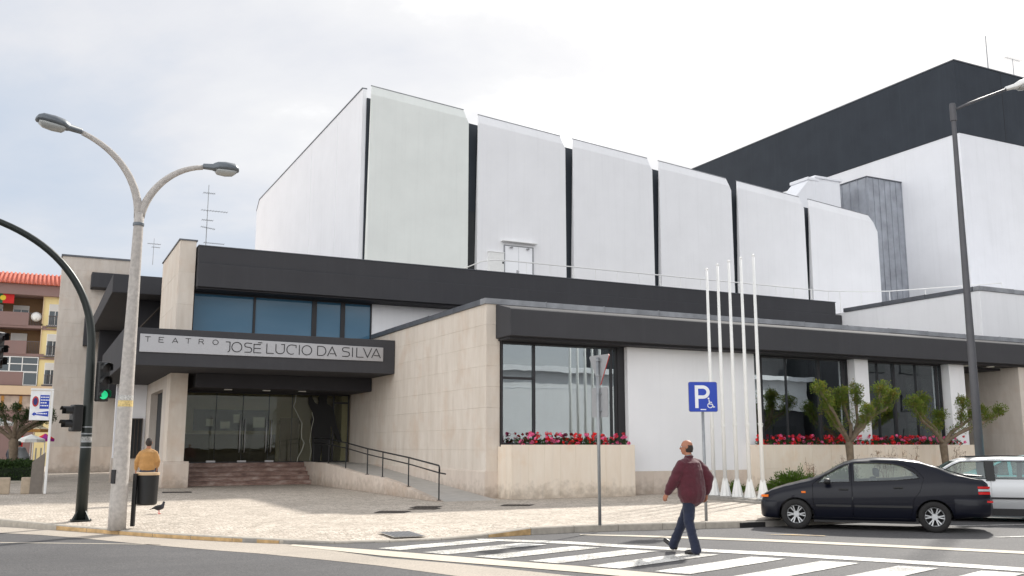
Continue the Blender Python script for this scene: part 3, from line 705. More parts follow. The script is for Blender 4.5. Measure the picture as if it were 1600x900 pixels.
# --- auditorium block with its six hung panels
def ztop(x): return 17.62-(x-12.7)*.0815
m = MB(); m.prism([(12.75, 8.6), (45.0, 8.6), (45.0, ztop(45)-.15), (12.75, ztop(12.75)-.15)], 1, 40.42, 63.4); part('auditorium', m, M_darkb, T)
m = MB(); m.prism([(40.5, 8.6), (63.9, 8.6), (63.9, 17.3), (63.1, 17.9), (40.5, 17.9)], 0, 12.55, 12.74)
sdw = part('side_wall', m, M_wbright, T)
m = MB(); m.prism([(40.5, 17.9), (63.1, 17.9), (63.9, 17.3), (63.95, 17.3), (63.12, 17.96), (40.5, 17.96)], 0, 12.52, 12.76); part('coping', m, M_leadd, sdw)
for y in (44.5, 49.5): 
    m = MB(); m.box(12.535, 12.549, y, y+.02, 8.7, 17.8); part('joint', m, M_white, sdw)
PAN = [(12.78, 17.74, 0), (18.22, 23.10, 1), (23.54, 28.42, 1), (28.85, 33.70, 1), (34.14, 39.02, 1), (39.42, 44.85, 1)]
for i, (x0, x1, k) in enumerate(PAN):
    z0, z1 = ztop(x0)-(.1 if i == 0 else .18), ztop(x1)-(.1 if i == 0 else .18)
    m = MB(); yf, yb = 40.0, 40.40; b = len(m.v); bz = .46
    c = .22 if i < 5 else .55                                  # clipped right-hand corner
    F = [(x0, yf, 8.6), (x1, yf, 8.6), (x1, yf, z1-c), (x1-c*.55, yf, z1), (x0, yf, z0)]
    Bk = [(x0, yb, 8.6), (x1, yb, 8.6), (x1, yb, z1-c), (x1-c*1.0, yf+.15, z1+bz), (x0+.06, yf+.15, z0+bz)]
    m.v = F+Bk; m.f = [(0, 1, 2, 3, 4), (9, 8, 7, 6, 5)]+[(a, 5+a, 5+(a+1) % 5, (a+1) % 5) for a in range(5)]; m.mi = [0]*7
    m.v = [tuple(p) for p in m.v]
    wp = part('wall_panel', m, M_whiteg if i == 0 else M_white, T, bevel=.02)
    m = MB(); m.obox(((x0+.06+x1-c*1.0)/2, yf+.17, (z0+z1)/2+bz+.012), ((x1-c*1.0-x0-.06)/2, 0, (z1-z0)/2), (0, .04, 0), (0, 0, .012)); part('edge_trim', m, M_lead, wp)
m = MB(); m.box(17.76, 18.2, 40.3, 40.41, 8.7, 12.6); part('dark_recess', m, M_int, T)
M_wleaf = simple('bright white door paint', S(246, 247, 250), .4, 0, .01, 3)
# service door on the terrace
dr = MB(); dr.box(19.61, 19.66, 39.93, 39.999, 8.7, 11.06); dr.box(21.16, 21.21, 39.93, 39.999, 8.7, 11.06); dr.box(19.66, 21.16, 39.93, 39.999, 11.02, 11.06); dr.box(20.4, 20.415, 39.955, 39.999, 8.7, 11.02); dd = part('service_door', dr, M_lead, T)
for a, b in ((19.665, 20.4), (20.415, 21.155)):
    l = MB(); l.box(a, b, 39.95, 39.985, 8.72, 11.015); part('door_leaf', l, M_wleaf, dd, bevel=.006)
l = MB(); l.box(20.28, 20.36, 39.92, 39.949, 9.72, 9.86); l.box(20.33, 20.42, 39.9, 39.93, 9.78, 9.8); part('handle', l, M_alu, dd)
for x in (19.85, 20.75):
    l = MB(); l.lathe([(.0, 10.98), (.08, 10.965), (.095, 10.94), (.07, 10.91), (0, 10.905)], (x+.12, 39.87, 0), 12, cap=False); part('door_lamp', l, M_alu, dd, smooth=True)
l = MB(); l.box(19.45, 21.35, 39.72, 39.998, 11.2, 11.24); part('door_hood', l, M_wpaint, dd, bevel=.01)
l = MB(); l.box(18.78, 19.58, 39.86, 39.999, 9.55, 10.62); l.box(18.74, 19.6, 39.84, 39.999, 10.622, 10.66); cb = part('service_cabinet', l, M_wpaint, T, bevel=.01)
l = MB(); l.box(19.46, 19.55, 39.84, 39.859, 10.1, 10.2); part('lock', l, M_ink, cb)
# roof air unit and zinc duct
l = MB(); l.prism([(42.6, 15), (43.3, 17.6), (44.4, 18.75), (45.0, 18.75), (45.0, 15)], 1, 45.0, 46.6); l.box(45.0, 47.2, 45.0, 46.6, 14.5, 18.95); l.box(44.9, 47.35, 44.9, 46.7, 18.95, 19.12); l.box(44.3, 45.3, 44.95, 46.65, 18.75, 18.96)
part('air_unit', l, M_wbright, T, bevel=.03)
l = MB(); l.box(48.74, 51.95, 44.1, 47.2, 8.5, 19.28); du = part('zinc_duct', l, M_zinc := simple('zinc sheet', S(158, 162, 170), .5, .2, .2, 1.2, world=True), T, bevel=.01)
for k in range(7):
    l = MB(); x = 48.76+k*.53; l.box(x, x+.045, 44.05, 44.1, 8.5, 19.28); part('seam', l, M_zinc, du)
for k in range(5):
    l = MB(); y = 44.2+k*.7; l.box(48.69, 48.74, y, y+.045, 8.5, 19.28); part('seam', l, M_zinc, du)
l = MB(); l.box(48.66, 51.97, 44.02, 47.25, 19.281, 19.34); part('cap', l, M_leadd, du)
# --- stage tower
l = MB(); l.box(52, 78, 39.3, 70, 8.0, 21.42); part('stage_tower', l, M_wbright, T, bevel=.02)
l = MB(); l.box(51.95, 78.05, 39.26, 70.05, 21.42, 26.32); tw = part('tower_crown', l, M_darkb, T, bevel=.03)
l = MB(); l.box(51.92, 78.08, 39.22, 70.1, 26.325, 26.40); part('coping', l, M_leadd, tw)
for x in (56.5, 60.4): 
    l = MB(); l.box(x, x+.03, 39.245, 39.259, 21.5, 26.3); part('joint', l, M_soffit, tw)
# --- white side block on the right
l = MB(); l.box(37.0, 60, 27.6, 39.0, 4.0, 8.3); part('side_block', l, M_white, T, bevel=.02)
flash_run(T, [(37.12, 35.5), (37.12, 27.90)], 8.306, 8.50, .34, M_leadd, 2.2)
flash_run(T, [(36.95, 27.72), (60, 27.72)], 8.306, 8.50, .34, M_lead, 2.4)

# --- far left stone wing with its dark volumes
l = MB(); l.box(.83, 4.9, 60.03, 63, 0, 12.42); fw_ = part('far_stone_wall', l, M_stone_g, T)
clad(fw_, 1, 60.03, .80, 4.9, 1.45, 12.42, .82, .78, M_stone_g)
clad(fw_, 1, 60.03, .78, 4.9, 0, 1.45, 1.37, 1.45, M_plinth, stagger=False, t=.07)
l = MB(); l.box(.74, 4.95, 59.93, 63.05, 12.42, 12.52); part('coping', l, M_leadd, fw_)
l = MB(); l.box(2.38, 4.5, 58.9, 59.99, 10.55, 11.42); part('dark_box', l, M_dark, T, bevel=.02)
l = MB(); l.box(2.2, 2.6, 59.2, 59.99, 7.2, 8.9); part('dark_box', l, M_dark, T)
l = MB(); l.box(2.6, 4.9, 43.5, 59.5, 8.03, 8.83); part('upper_canopy', l, M_dark, T, bevel=.02)
l = MB(); l.box(3.7, 4.94, 45.4, 46.0, 5.45, 8.02); part('dark_wall', l, M_soffit, T)
l = MB(); l.box(3.0, 4.9, 58.5, 59.4, 4.2, 8.02); part('dark_wall', l, M_soffit, T)
l = MB(); l.tube([(3.6, 45.0, 6.3), (4.9, 45.0, 7.9)], .05, 6); l.tube([(3.9, 44.9, 5.4), (3.9, 44.9, 6.6)], .04, 6); part('stair_rail', l, M_drain, T)
# ================================================================== VEGETATION
def leaf_mat(name, a, b, c=None):
    M = Mt(name); v = pos(M, world=True); f = noise_(M, v, 9, 4)
    col = ramp(M, f, [(.3, a), (.7, b)])
    if c:
        col = mix(M, col, c, ramp(M, noise_(M, v, 4.5, 3), [(.52, (0, 0, 0, 1)), (.68, (.6, .6, .6, 1))]))
    M.l(col, M.b.inputs['Base Color']); M.set(Roughness=.6, Specular_IOR_Level=.3)
    tr = M.n('ShaderNodeBsdfTranslucent'); M.l(col, tr.inputs[0]); m = M.n('ShaderNodeMixShader'); m.inputs[0].default_value = .35
    M.l(M.b.outputs[0], m.inputs[1]); M.l(tr.outputs[0], m.inputs[2]); M.l(m.outputs[0], M.o.inputs[0]); return M.m
M_leaf = leaf_mat('olive spring leaves', S(76, 96, 34), S(118, 136, 50), S(140, 104, 46))
M_leafd = leaf_mat('dark green leaves', S(40, 62, 30), S(66, 88, 42))
M_juni = leaf_mat('juniper green', S(58, 84, 28), S(104, 134, 46))
M_gera = leaf_mat('geranium leaves', S(44, 62, 34), S(70, 92, 46))
M_dry = simple('dry brown stems', S(128, 96, 70), .9, 0, .2, 8)
M_bark = simple('grey brown bark', S(112, 98, 82), .9, 0, .3, 7, bmp=.9)
M_red = simple('red petals', S(224, 28, 34), .6, 0, .15, 20)
M_pink = simple('pink petals', S(232, 100, 150), .6, 0, .15, 20)
M_crim = simple('crimson petals', S(210, 30, 60), .6, 0, .15, 20)
def rv(): 
    while True:
        v = Vector((random.uniform(-1, 1), random.uniform(-1, 1), random.uniform(-1, 1)))
        if .05 < v.length < 1: return v
def leaf(m, p, d, s, wd=.5):
    d = d.normalized(); n = d.cross(rv()).normalized(); n2 = n.cross(d)*.25
    m.face([p, p+d*s*.5+n*s*wd*.5+n2*s*.4, p+d*s, p+d*s*.5-n*s*wd*.5+n2*s*.4])
def tuft(m, c, r, n, s, up=.35, sq=1.0):
    c = Vector(c)
    for _ in range(n):
        v = rv(); q = v.normalized()*r*(v.length**.5); q.z *= sq
        leaf(m, c+q, q.normalized()+rv()*.7+Vector((0, 0, up)), s*random.uniform(.6, 1.3))
def pollard(loc, label, limbs, r0, seed, cat='tree', mat=None, group=None):
    """limbs: list of polylines from the fork; each ends in leafy knuckles"""
    random.seed(seed); t = thing('tree', label, cat, loc, group=group); L = Vector(loc)
    tr = MB(); fork = L+Vector(limbs['fork'])
    tr.tube([L+Vector((0, 0, -.05)), L+Vector((.02, 0, .3)), L.lerp(fork, .5)+Vector((.03, .02, 0)), fork-Vector((0, 0, .08)), fork+Vector((0, 0, .06))], [r0*1.45, r0*1.1, r0*.95, r0*1.15, r0*.8], 12)
    lf = MB()
    for poly in limbs['arms']:
        P = [fork]+[L+Vector(p) for p in poly]; Q = [P[0]]
        for a, b in zip(P[:-1], P[1:]):
            for k in (1, 2, 3): Q.append(a.lerp(b, k/3)+rv()*.035)
        n = len(Q); tr.tube(Q, [r0*.58*(1-.6*i/(n-1)) + (.015 if i % 3 == 0 else 0) for i in range(n)], 9)
        tr.ball(Q[-1], r0*.42, 8, 5, jit=.15)
        for b, i in ((Q[-1], 1.0), (Q[-3], .7)):
            for _ in range(7):
                d = (rv()+Vector((0, 0, .8))).normalized(); e = b+d*random.uniform(.12, .30)*i
                tr.tube([b, b.lerp(e, .5)+rv()*.02, e], [.016, .01, .006], 4, cap=False)
                tuft(lf, e, .12*i+.02, int(52*i), .062)
        for _ in range(9):
            o_ = rv()*.27; o_.z = o_.z*.7+.08; tuft(lf, Q[-1]+o_, random.uniform(.08, .15), 85, .046, up=.6)
        for _ in range(14):
            b_ = Q[-1]+rv()*.16; e_ = b_+Vector((random.uniform(-.16, .16), random.uniform(-.12, .12), random.uniform(.16, .34)))
            for f_ in (.3, .5, .7, .85, 1): leaf(lf, b_.lerp(e_, f_), rv()+Vector((0, 0, .9)), .06); leaf(lf, b_.lerp(e_, f_), rv()+Vector((0, 0, .9)), .05)
        for _ in range(5): tuft(lf, Q[-3]+rv()*.17, .11, 62, .045, up=.5)
        for _ in range(5): tuft(lf, Q[-2]+rv()*.18+Vector((0, 0, .06)), .11, 66, .045, up=.5)
        for q in Q[3:-3]: tuft(lf, q, .16, 60, .055)
    part('trunk', tr, M_bark, t, smooth=True)
    part('crown', lf, mat or M_leaf, t, fix=False)
    return t
pollard((24.2, 23.3, 0), 'small pollarded tree with olive tufts in front of the first window column', {'fork': (-.08, -.05, 1.62), 'arms': [
    [(-.45, -.15, 2.1), (-.95, -.2, 2.75), (-1.35, -.2, 3.25)], [(-.3, .3, 2.2), (-.62, .3, 2.7)], [(.2, .1, 2.2), (.1, .2, 2.7), (-.1, .1, 3.15)],
    [(.5, -.1, 2.2), (1.0, -.2, 2.6), (1.25, -.3, 3.35)], [(.6, .2, 2.25), (.75, .3, 2.8), (.7, .3, 3.3)], [(1.0, -.1, 2.55), (1.6, -.1, 2.75), (2.0, -.1, 3.1)], [(.15, -.5, 2.1), (.3, -.6, 2.6)]]}, .115, 11)
pollard((28.9, 23.4, 0), 'small pollarded tree with olive tufts, right of its twin beside the lamp post', {'fork': (-.1, 0, 1.6), 'arms': [
    [(-.6, -.1, 2.0), (-1.3, -.2, 2.35), (-1.75, -.2, 2.9)], [(-.4, .1, 2.1), (-.8, .2, 2.6), (-.75, .2, 3.0)], [(.4, 0, 2.0), (.9, 0, 2.25), (1.05, 0, 2.95)], [(.8, .2, 2.1), (1.6, .2, 2.45), (2.1, .2, 2.75)], [(.9, -.2, 2.1), (1.7, -.2, 2.3), (2.7, -.2, 2.65)], [(-.1, .2, 2.1), (.05, .2, 2.5)]]}, .12, 23)
pollard((-.7, 45.6, .25), 'dark leafy pollarded tree rising from the hedge at the left edge', {'fork': (0, 0, 1.5), 'arms': [
    [(-.5, .1, 1.9), (-1.1, .1, 2.3), (-1.5, 0, 2.7)], [(-.3, -.1, 2.1), (-.6, -.2, 2.7)], [(.3, 0, 2.0), (.8, 0, 2.3), (1.2, 0, 2.6)], [(.2, .2, 2.1), (.5, .2, 2.5)], [(.7, .1, 2.1), (1.3, .1, 2.35)], [(0, -.3, 2.1), (0, -.3, 2.7)]]}, .17, 31, mat=M_leafd)
def juniper(loc, rx, ry, h, n, label, mat, name='juniper_bush', sprays=70):
    t = thing(name, label, 'bush', loc); L = Vector(loc); st = MB(); lf = MB()
    for _ in range(sprays):
        a = random.uniform(0, 6.28); rr = random.uniform(.2, 1); z = h*(1-rr*.75)*random.uniform(.5, 1)
        e = L+Vector((math.cos(a)*rx*rr, math.sin(a)*ry*rr, z)); b = L+Vector((0, 0, .05))
        st.tube([b, b.lerp(e, .5)+Vector((0, 0, .06)), e], [.014, .009, .004], 4, cap=False)
        d = (e-b).normalized()
        for _ in range(n):
            f = random.uniform(.35, 1.05); leaf(lf, b.lerp(e, f)+rv()*.09, d+rv()*.6+Vector((0, 0, .35)), random.uniform(.05, .11), .3)
    part('stem', st, M_bark, t); part('foliage', lf, mat, t, fix=False); return t
juniper((21.6, 23.2, 0), 1.45, .6, .95, 70, 'low spreading juniper bush between the flagpoles and the black car', M_juni, sprays=150)
juniper((23.5, 23.1, 0), 1.1, .5, 1.0, 70, 'low juniper bush partly hidden behind the bonnet of the black car', M_juni, sprays=110)
juniper((19.6, 23.6, 0), .42, .35, .55, 40, 'small juniper tuft behind the right flagpoles', M_juni, sprays=28)
def drybush(loc, n, h, w, label):
    t = thing('dry_shrub', label, 'shrub', loc, group=None); L = Vector(loc); st = MB(); lf = MB()
    for _ in range(n):
        x = random.uniform(-w, w); b = L+Vector((x*.5, random.uniform(-.1, .1), 0)); e = L+Vector((x, random.uniform(-.15, .15), h*random.uniform(.6, 1)))
        P = [b, b.lerp(e, .4)+rv()*.05, b.lerp(e, .7)+rv()*.05, e]; st.tube(P, [.01, .008, .006, .004], 4, cap=False)
        for _ in range(7):
            f = random.uniform(.5, 1); q = b.lerp(e, f); q2 = q+rv()*.14; st.tube([q, q2], [.005, .003], 3, cap=False); tuft(lf, q2, .04, 5, .035)
    part('stem', st, M_dry, t); part('foliage', lf, M_dry, t, fix=False)
for x, n, h, w, l in ((24.9, 11, 1.42, .5, 'dry brown twiggy shrub against the long planter, just right of the first tree'), (26.6, 13, 1.66, .7, 'dry brown twiggy shrub in the middle of the long planter wall'), (23.3, 6, 1.2, .35, 'dry brown twiggy shrub left of the first tree trunk'), (30.2, 10, 1.6, .5, 'dry brown twiggy shrub beside the second tree trunk'), (28.0, 7, 1.55, .4, 'dry brown twiggy shrub just left of the second tree trunk')):
    drybush((x, 24.1, 0), n, h, w, l)
# geraniums: one plant built per colour, blossoms as balls of petals
def geranium(loc, mats, label, grp, nb=9, w=.3):
    t = thing('geranium_plant', label, 'flowering plant', loc, group=grp); L = Vector(loc); lf = MB()
    tuft(lf, L+Vector((0, 0, .1)), w*.8, 130, .075, sq=.42)
    part('foliage', lf, M_gera, t, fix=False)
    for k in range(nb):
        p = L+Vector((random.uniform(-w, w), random.uniform(-.24, .05), random.choice((.0, .05, .10, .18, .26, .32))+random.uniform(0, .06)))
        b = MB(); rr = random.uniform(.045, .07)
        for _ in range(16):
            v = rv().normalized(); c = p+v*rr*.75; n = v; a = n.orthogonal().normalized()*rr*.5; bb = n.cross(a)
            b.face([c-a, c-bb*.9+n*.004, c+a, c+bb*.9+n*.004])
        o = part('blossom', b, random.choice(mats), t, fix=False)
    s = MB()
    for _ in range(8): s.tube([L+Vector((random.uniform(-.1, .1), 0, .0)), L+Vector((random.uniform(-w, w)*.8, random.uniform(-.1, .1), .17))], .005, 4, cap=False)
    part('stem', s, M_gera, t)
    return t
G1 = 'geraniums in the left planter'; G2 = 'geraniums in the long right planter'
xs = [12.95, 13.42, 13.9, 14.38, 14.86, 15.34, 15.8, 16.25]
mm = [[M_pink], [M_red, M_red, M_pink], [M_pink, M_pink, M_crim], [M_red], [M_pink, M_pink, M_red], [M_red], [M_pink, M_crim], [M_crim, M_pink]]
gl1 = iter(['pink geranium at the left end of the left planter', 'mostly red geranium second from the left in the left planter', 'pink and crimson geranium under the mullion in the left planter', 'all red geranium left of the middle of the left planter', 'pink geranium with some red right of the middle of the left planter', 'all red geranium left of the yield sign post', 'pink and crimson geranium right of the yield sign post', 'crimson and pink geranium at the right end of the left planter'])
for x, ms in zip(xs, mm): geranium((x, 25.0, 1.52), ms, next(gl1), G1, 12)
x = 22.0
while x < 31.6:
    ms = random.choice([[M_red], [M_red, M_crim], [M_red, M_red, M_pink], [M_crim, M_pink], [M_pink, M_red]])
    geranium((x, 25.0, 1.50), ms, 'geranium with '+('red' if M_red in ms else 'crimson')+(' and pink' if M_pink in ms else '')+' blossoms in the long planter, '+('left of the first column' if x < 26.6 else 'right of the first column'), G2, 11); x += .45
# hedge in its bed, with stone edging
def hedge():
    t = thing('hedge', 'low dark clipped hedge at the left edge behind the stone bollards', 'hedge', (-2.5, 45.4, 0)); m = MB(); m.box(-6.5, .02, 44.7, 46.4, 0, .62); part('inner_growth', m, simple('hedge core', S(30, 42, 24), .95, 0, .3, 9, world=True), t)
    lf = MB()
    for _ in range(7000):
        p = Vector((random.uniform(-3.2, .1), random.uniform(44.55, 46.5), random.uniform(.05, .85))); 
        if p.y > 44.9 and p.z < .6 and p.x < -.05: p.z = random.uniform(.55, .9)
        leaf(lf, p+rv()*.05, rv()+Vector((0, 0, .4)), random.uniform(.07, .13), .6)
    part('foliage', lf, M_leafd, t, fix=False, kind='stuff')
hedge()
m = MB(); m.box(-6.6, .35, 44.2, 44.42, 0, .10); own('bed_edging', m, M_curb, 'low stone edging along the front of the hedge', 'edging', kind='structure')

# ================================================================== STREET FURNITURE
M_galv = simple('galvanised steel', S(150, 153, 156), .45, .5, .1, 10)
M_lampc = simple('cast concrete post', S(190, 184, 178), .9, 0, .16, 14, bmp=.8)
M_lgrey = simple('grey lamp housing', S(104, 110, 116), .45, .2, .1, 6)
M_lens = simple('clear lamp bowl', S(170, 172, 170), .2, 0, .03, 5)
def bez(p0, p1, p2, p3, n=14):
    P = [Vector(p) for p in (p0, p1, p2, p3)]
    return [P[0]*(1-t)**3+P[1]*3*t*(1-t)**2+P[2]*3*t*t*(1-t)+P[3]*t**3 for t in [i/n for i in range(n+1)]]
def lamp_head(parent, p, d, L=.8, w=.17, mat=None):
    """cobra head from arm end p along d"""
    p = Vector(p); d = Vector(d).normalized(); s = d.cross(Vector((0, 0, 1))).normalized(); u = s.cross(d)
    st = [(0, .05, .06, 0), (.02, .065, .085, 0), (.28, .072, .10, 0), (.31, .10, .12, .0), (.42, .17, .145, .01), (.62, .185, .155, .015), (.86, .175, .145, .01), (.96, .14, .10, .0), (1, .05, .04, -.01)]
    m = MB(); n = 14; b = 0
    for f, a, h, o in st:
        for k in range(n):
            t = 2*math.pi*k/n; zz = math.sin(t); q = p+d*(L*f)+s*(a*w/.185*math.cos(t))+u*(h*(zz if zz > 0 else zz*.35)+o); m.v.append(tuple(q))
    for i in range(len(st)-1):
        for k in range(n): m.f.append((i*n+k, i*n+(k+1) % n, (i+1)*n+(k+1) % n, (i+1)*n+k)); m.mi.append(0)
    m.f.append(tuple(range(n))); m.f.append(tuple((len(st)-1)*n+k for k in range(n))); m.mi += [0, 0]
    hd = part('lamp_head', m, mat or M_lgrey, parent, smooth=True)
    m = MB()
    for f, a, h in ((.36, .10, .04), (.42, .14, .09), (.62, .15, .11), (.82, .14, .095), (.92, .10, .04)):
        for k in range(n):
            t = 2*math.pi*k/n; zz = math.sin(t); m.v.append(tuple(p+d*(L*f)+s*(a*w/.185*math.cos(t))+u*(h*(zz if zz < 0 else zz*.1)-.03)))
    for i in range(4):
        for k in range(n): m.f.append((i*n+k, i*n+(k+1) % n, (i+1)*n+(k+1) % n, (i+1)*n+k)); m.mi.append(0)
    m.f.append(tuple(range(n))); m.f.append(tuple(4*n+k for k in range(n))); m.mi += [0, 0]
    part('lens', m, M_lens, hd, smooth=True)
# twin-arm concrete street lamp
X0, Y0 = 1.56, 19.9
t = thing('street_lamp', 'tall speckled concrete street lamp with two curved arms near the kerb', 'street lamp', (X0, Y0, 0))
m = MB(); m.tube([(X0, Y0, -.05), (X0, Y0, .4), (X0+.005, Y0, 2), (X0+.03, Y0, 5.9), (X0+.03, Y0, 6.15)], [.165, .16, .142, .093, .10], 20); part('pole', m, M_lampc, t, smooth=True)
la = bez((X0+.015, Y0, 6.05), (X0-.0, Y0, 6.9), (X0-.55, Y0, 7.45), (X0-1.12, Y0, 7.66)); ra_ = bez((X0+.045, Y0, 6.05), (X0+.14, Y0, 6.65), (X0+.6, Y0, 7.18), (X0+1.2, Y0, 7.26))
for a in (la, ra_):
    m = MB(); m.tube(a, [.085-.035*i/14 for i in range(15)], 14); part('arm', m, M_lampc, t, smooth=True)
lamp_head(t, la[-1], (-1, -.1, .16), .86, .21); lamp_head(t, ra_[-1], (1, .05, .03), .74, .2)
m = MB(); m.lathe([(.099, 5.88), (.108, 5.89), (.108, 5.94), (.099, 5.95)], (X0+.029, Y0, 0), 20); part('collar', m, M_lgrey, t)
Fd = Vector((.448, .894, 0)); Rt = Vector((.894, -.448, 0))
m = MB()
for a in range(3): pass
m.obox((X0-.126, Y0-.085, .95), (.030, -.045, 0), (.012, .008, 0), (0, 0, .13)); part('access_door', m, M_metal, t)
m = MB(); m.lathe([(.1405, 2.28), (.1415, 2.28), (.138, 2.40), (.137, 2.40)], (X0+.008, Y0, 0), 20, cap=False); part('sticker', m, simple('torn yellow sticker', S(214, 190, 130), .8, 0, .3, 30), t)
m = MB(); m.lathe([(.138, 2.41), (.139, 2.41), (.137, 2.5), (.136, 2.5)], (X0+.009, Y0, 0), 20, cap=False); part('sticker', m, simple('torn white sticker', S(190, 188, 184), .8, 0, .5, 40), t)
# traffic light on a curved mast
M_tgreen = simple('dark green mast paint', S(34, 40, 38), .4, .2, .12, 6)
M_sig = simple('black signal housing', S(22, 22, 23), .45, 0, .1, 8)
M_goff = simple('unlit signal lens', S(34, 26, 24), .3, 0, .1, 5)
M_on = emis('lit green lens', (.02, .6, .25, 1), .5)
X0, Y0 = 1.02, 22.0
t = thing('traffic_light', 'dark green traffic light mast curving left with green lamp lit', 'traffic light', (X0, Y0, 0))
m = MB(); arm = bez((X0-.04, Y0, 3.5), (X0-.02, Y0, 4.9), (X0-.9, Y0, 5.9), (X0-2.3, Y0, 6.25), 22)
m.tube([(X0, Y0, .0), (X0-.005, Y0, 1.6), (X0-.03, Y0, 3.2)]+arm+[(X0-3.6, Y0, 6.4), (X0-4.6, Y0, 6.45)], [.118, .108, .092]+[.085-.02*i/22 for i in range(23)]+[.06, .05], 16); part('mast', m, M_tgreen, t, smooth=True)
m = MB()
for a in range(4):
    ang = math.pi/4+a*math.pi/2; d = Vector((math.cos(ang), math.sin(ang), 0)); s = Vector((-d.y, d.x, 0))*.012
    p = Vector((X0, Y0, 0)); q = [p+d*.1-s, p+d*.24-s, p+d*.1-s+Vector((0, 0, .22))]; w = [x+2*s for x in q]; b = len(m.v); m.v += [tuple(x) for x in q+w]
    m.f += [(b, b+1, b+2), (b+5, b+4, b+3), (b, b+3, b+4, b+1), (b+1, b+4, b+5, b+2), (b+2, b+5, b+3, b)]; m.mi += [0]*5
m.box(X0-.2, X0+.2, Y0-.2, Y0+.2, .002, .02); part('base_plate', m, M_tgreen, t)
def signal(parent, c, d, n, lit=None, w=.24, h=.28):
    """stack of lamps facing d, top lamp centre at c"""
    c = Vector(c); d = Vector(d).normalized(); s = Vector((-d.y, d.x, 0)); m = MB()
    z0 = c.z-h*(n-.5); z1 = c.z+h*.5
    m.obox((c.x, c.y, (z0+z1)/2), d*.10, s*(w/2), (0, 0, (z1-z0)/2)); hs = part('signal_head', m, M_sig, parent, bevel=.03)
    for k in range(n):
        cc = Vector((c.x, c.y, c.z-h*k))+d*.10
        m = MB(); ring = []; N = 16
        for j in range(N+1):
            a = math.pi*(-.15+1.3*j/N); ring.append(s*math.cos(a)*w*.44+Vector((0, 0, 1))*math.sin(a)*w*.44)
        for j in range(N):
            for off in (0, .012):
                m.face([cc+ring[j]*(1+off), cc+ring[j+1]*(1+off), cc+ring[j+1]*(1+off)+d*(.20 if .2 < j/N < .8 else .15), cc+ring[j]*(1+off)+d*(.20 if .2 < j/N < .8 else .15)])
        part('visor', m, M_sig, hs, smooth=True, fix=False)
        m = MB(); m.v = [tuple(cc+d*.005+s*math.cos(a*math.pi/8)*w*.38+Vector((0, 0, math.sin(a*math.pi/8)*w*.38))) for a in range(16)]; m.f = [tuple(range(16))]; m.mi = [0]
        part('lens', m, M_on if lit == k else M_goff, hs, fix=False)
signal(t, (1.24, 21.86, 3.15), (.35, -1, 0), 3, 2)
signal(t, (.78, 21.92, 2.24), (-.95, -.35, 0), 2, None, .24, .28)
m = MB()
for z in (1.92, 1.5, 1.62, 1.78): m.lathe([(.109, z-.012), (.113, z-.012), (.113, z+.012), (.109, z+.012)], (X0-.008, Y0, 0), 16, cap=False)
part('clamp_band', m, M_galv, t, kind='stuff')
m = MB(); m.lathe([(.1095, 1.6), (.111, 1.6), (.110, 1.72), (.1085, 1.72)], (X0-.008, Y0, 0), 16, cap=False); part('sticker', m, simple('scratched sticker', S(150, 150, 148), .8, 0, .7, 50), t)
# second traffic light whose head just enters at the left edge
t = thing('traffic_light', 'traffic light head cut off by the left edge of the picture', 'traffic light', (-2.3, 30.0, 0))
m = MB(); m.tube([(-2.3, 30, 0), (-2.3, 30, 5.4)], [.1, .07], 12); m.tube([(-2.3, 30, 4.9), (-1.1, 30, 4.95)], .04, 8); part('mast', m, M_tgreen, t, smooth=True)
signal(t, (-1.06, 29.95, 4.5), (.9, -.75, 0), 3, None, .30, .34)
# litter bin
t = thing('litter_bin', 'black round litter bin on a post with a tan rim', 'litter bin', (2.0, 20.05, 0))
bx, by = 2.08, 20.1
m = MB(); m.lathe([(.02, .39), (.17, .39), (.20, .42), (.212, .97), (.205, .97), (.19, .45), (0, .43)], (bx, by, 0), 28, cap=False); part('bin_body', m, M_sig, t, smooth=False, auto=40)
m = MB(); m.lathe([(.198, .965), (.218, .965), (.222, 1.01), (.205, 1.015), (.198, 1.0)], (bx, by, 0), 28, cap=False); part('rim', m, simple('tan bin rim', S(206, 176, 140), .6, 0, .1, 9), t, auto=40)
m = MB(); m.obox((1.845, 20.0, .5), Rt*.035, Fd*.035, (0, 0, .5)); part('post', m, M_sig, t, bevel=.005)
# yield sign and parking plate seen from behind on one post
t = thing('yield_sign', 'grey back of a triangular yield sign above a rectangular plate on a galvanised post', 'road sign', (10.02, 16.15, 0))
m = MB(); m.tube([(10.02, 16.15, 0), (10.02, 16.15, 3.28)], .032, 12); part('post', m, M_galv, t, smooth=True)
M_signb = simple('bare aluminium sign back', S(150, 151, 154), .6, .1, .06, 12)
M_signr = simple('red sign rim', S(190, 50, 44), .5)
dirn = Vector((.09, -.996, 0)).normalized(); nn = Vector((-dirn.y, dirn.x, 0))    # plate runs away to the right
c = Vector((10.02, 16.15, 0))+nn*.04
def plate(poly, thick, mat, name, off=0, rim=None):
    m = MB(); P = [c+dirn*a+Vector((0, 0, z))+nn*off for a, z in poly]; Q = [p+nn*thick for p in P]; n = len(P); m.v = [tuple(p) for p in P+Q]
    m.f = [tuple(range(n)), tuple(reversed(range(n, 2*n)))]+[(i, n+i, n+(i+1) % n, (i+1) % n) for i in range(n)]; m.mi = [0, 0]+[1 if rim else 0]*n
    if rim: m.mi[1] = 1
    return part(name, m, [mat, rim] if rim else mat, t)
tri = [(-.33, 3.30), (-.30, 3.33), (.30, 3.33), (.33, 3.30), (.03, 2.73), (-.03, 2.73)]
tr_ = plate(tri, .02, M_signb, 'triangle_plate', 0, M_signr)
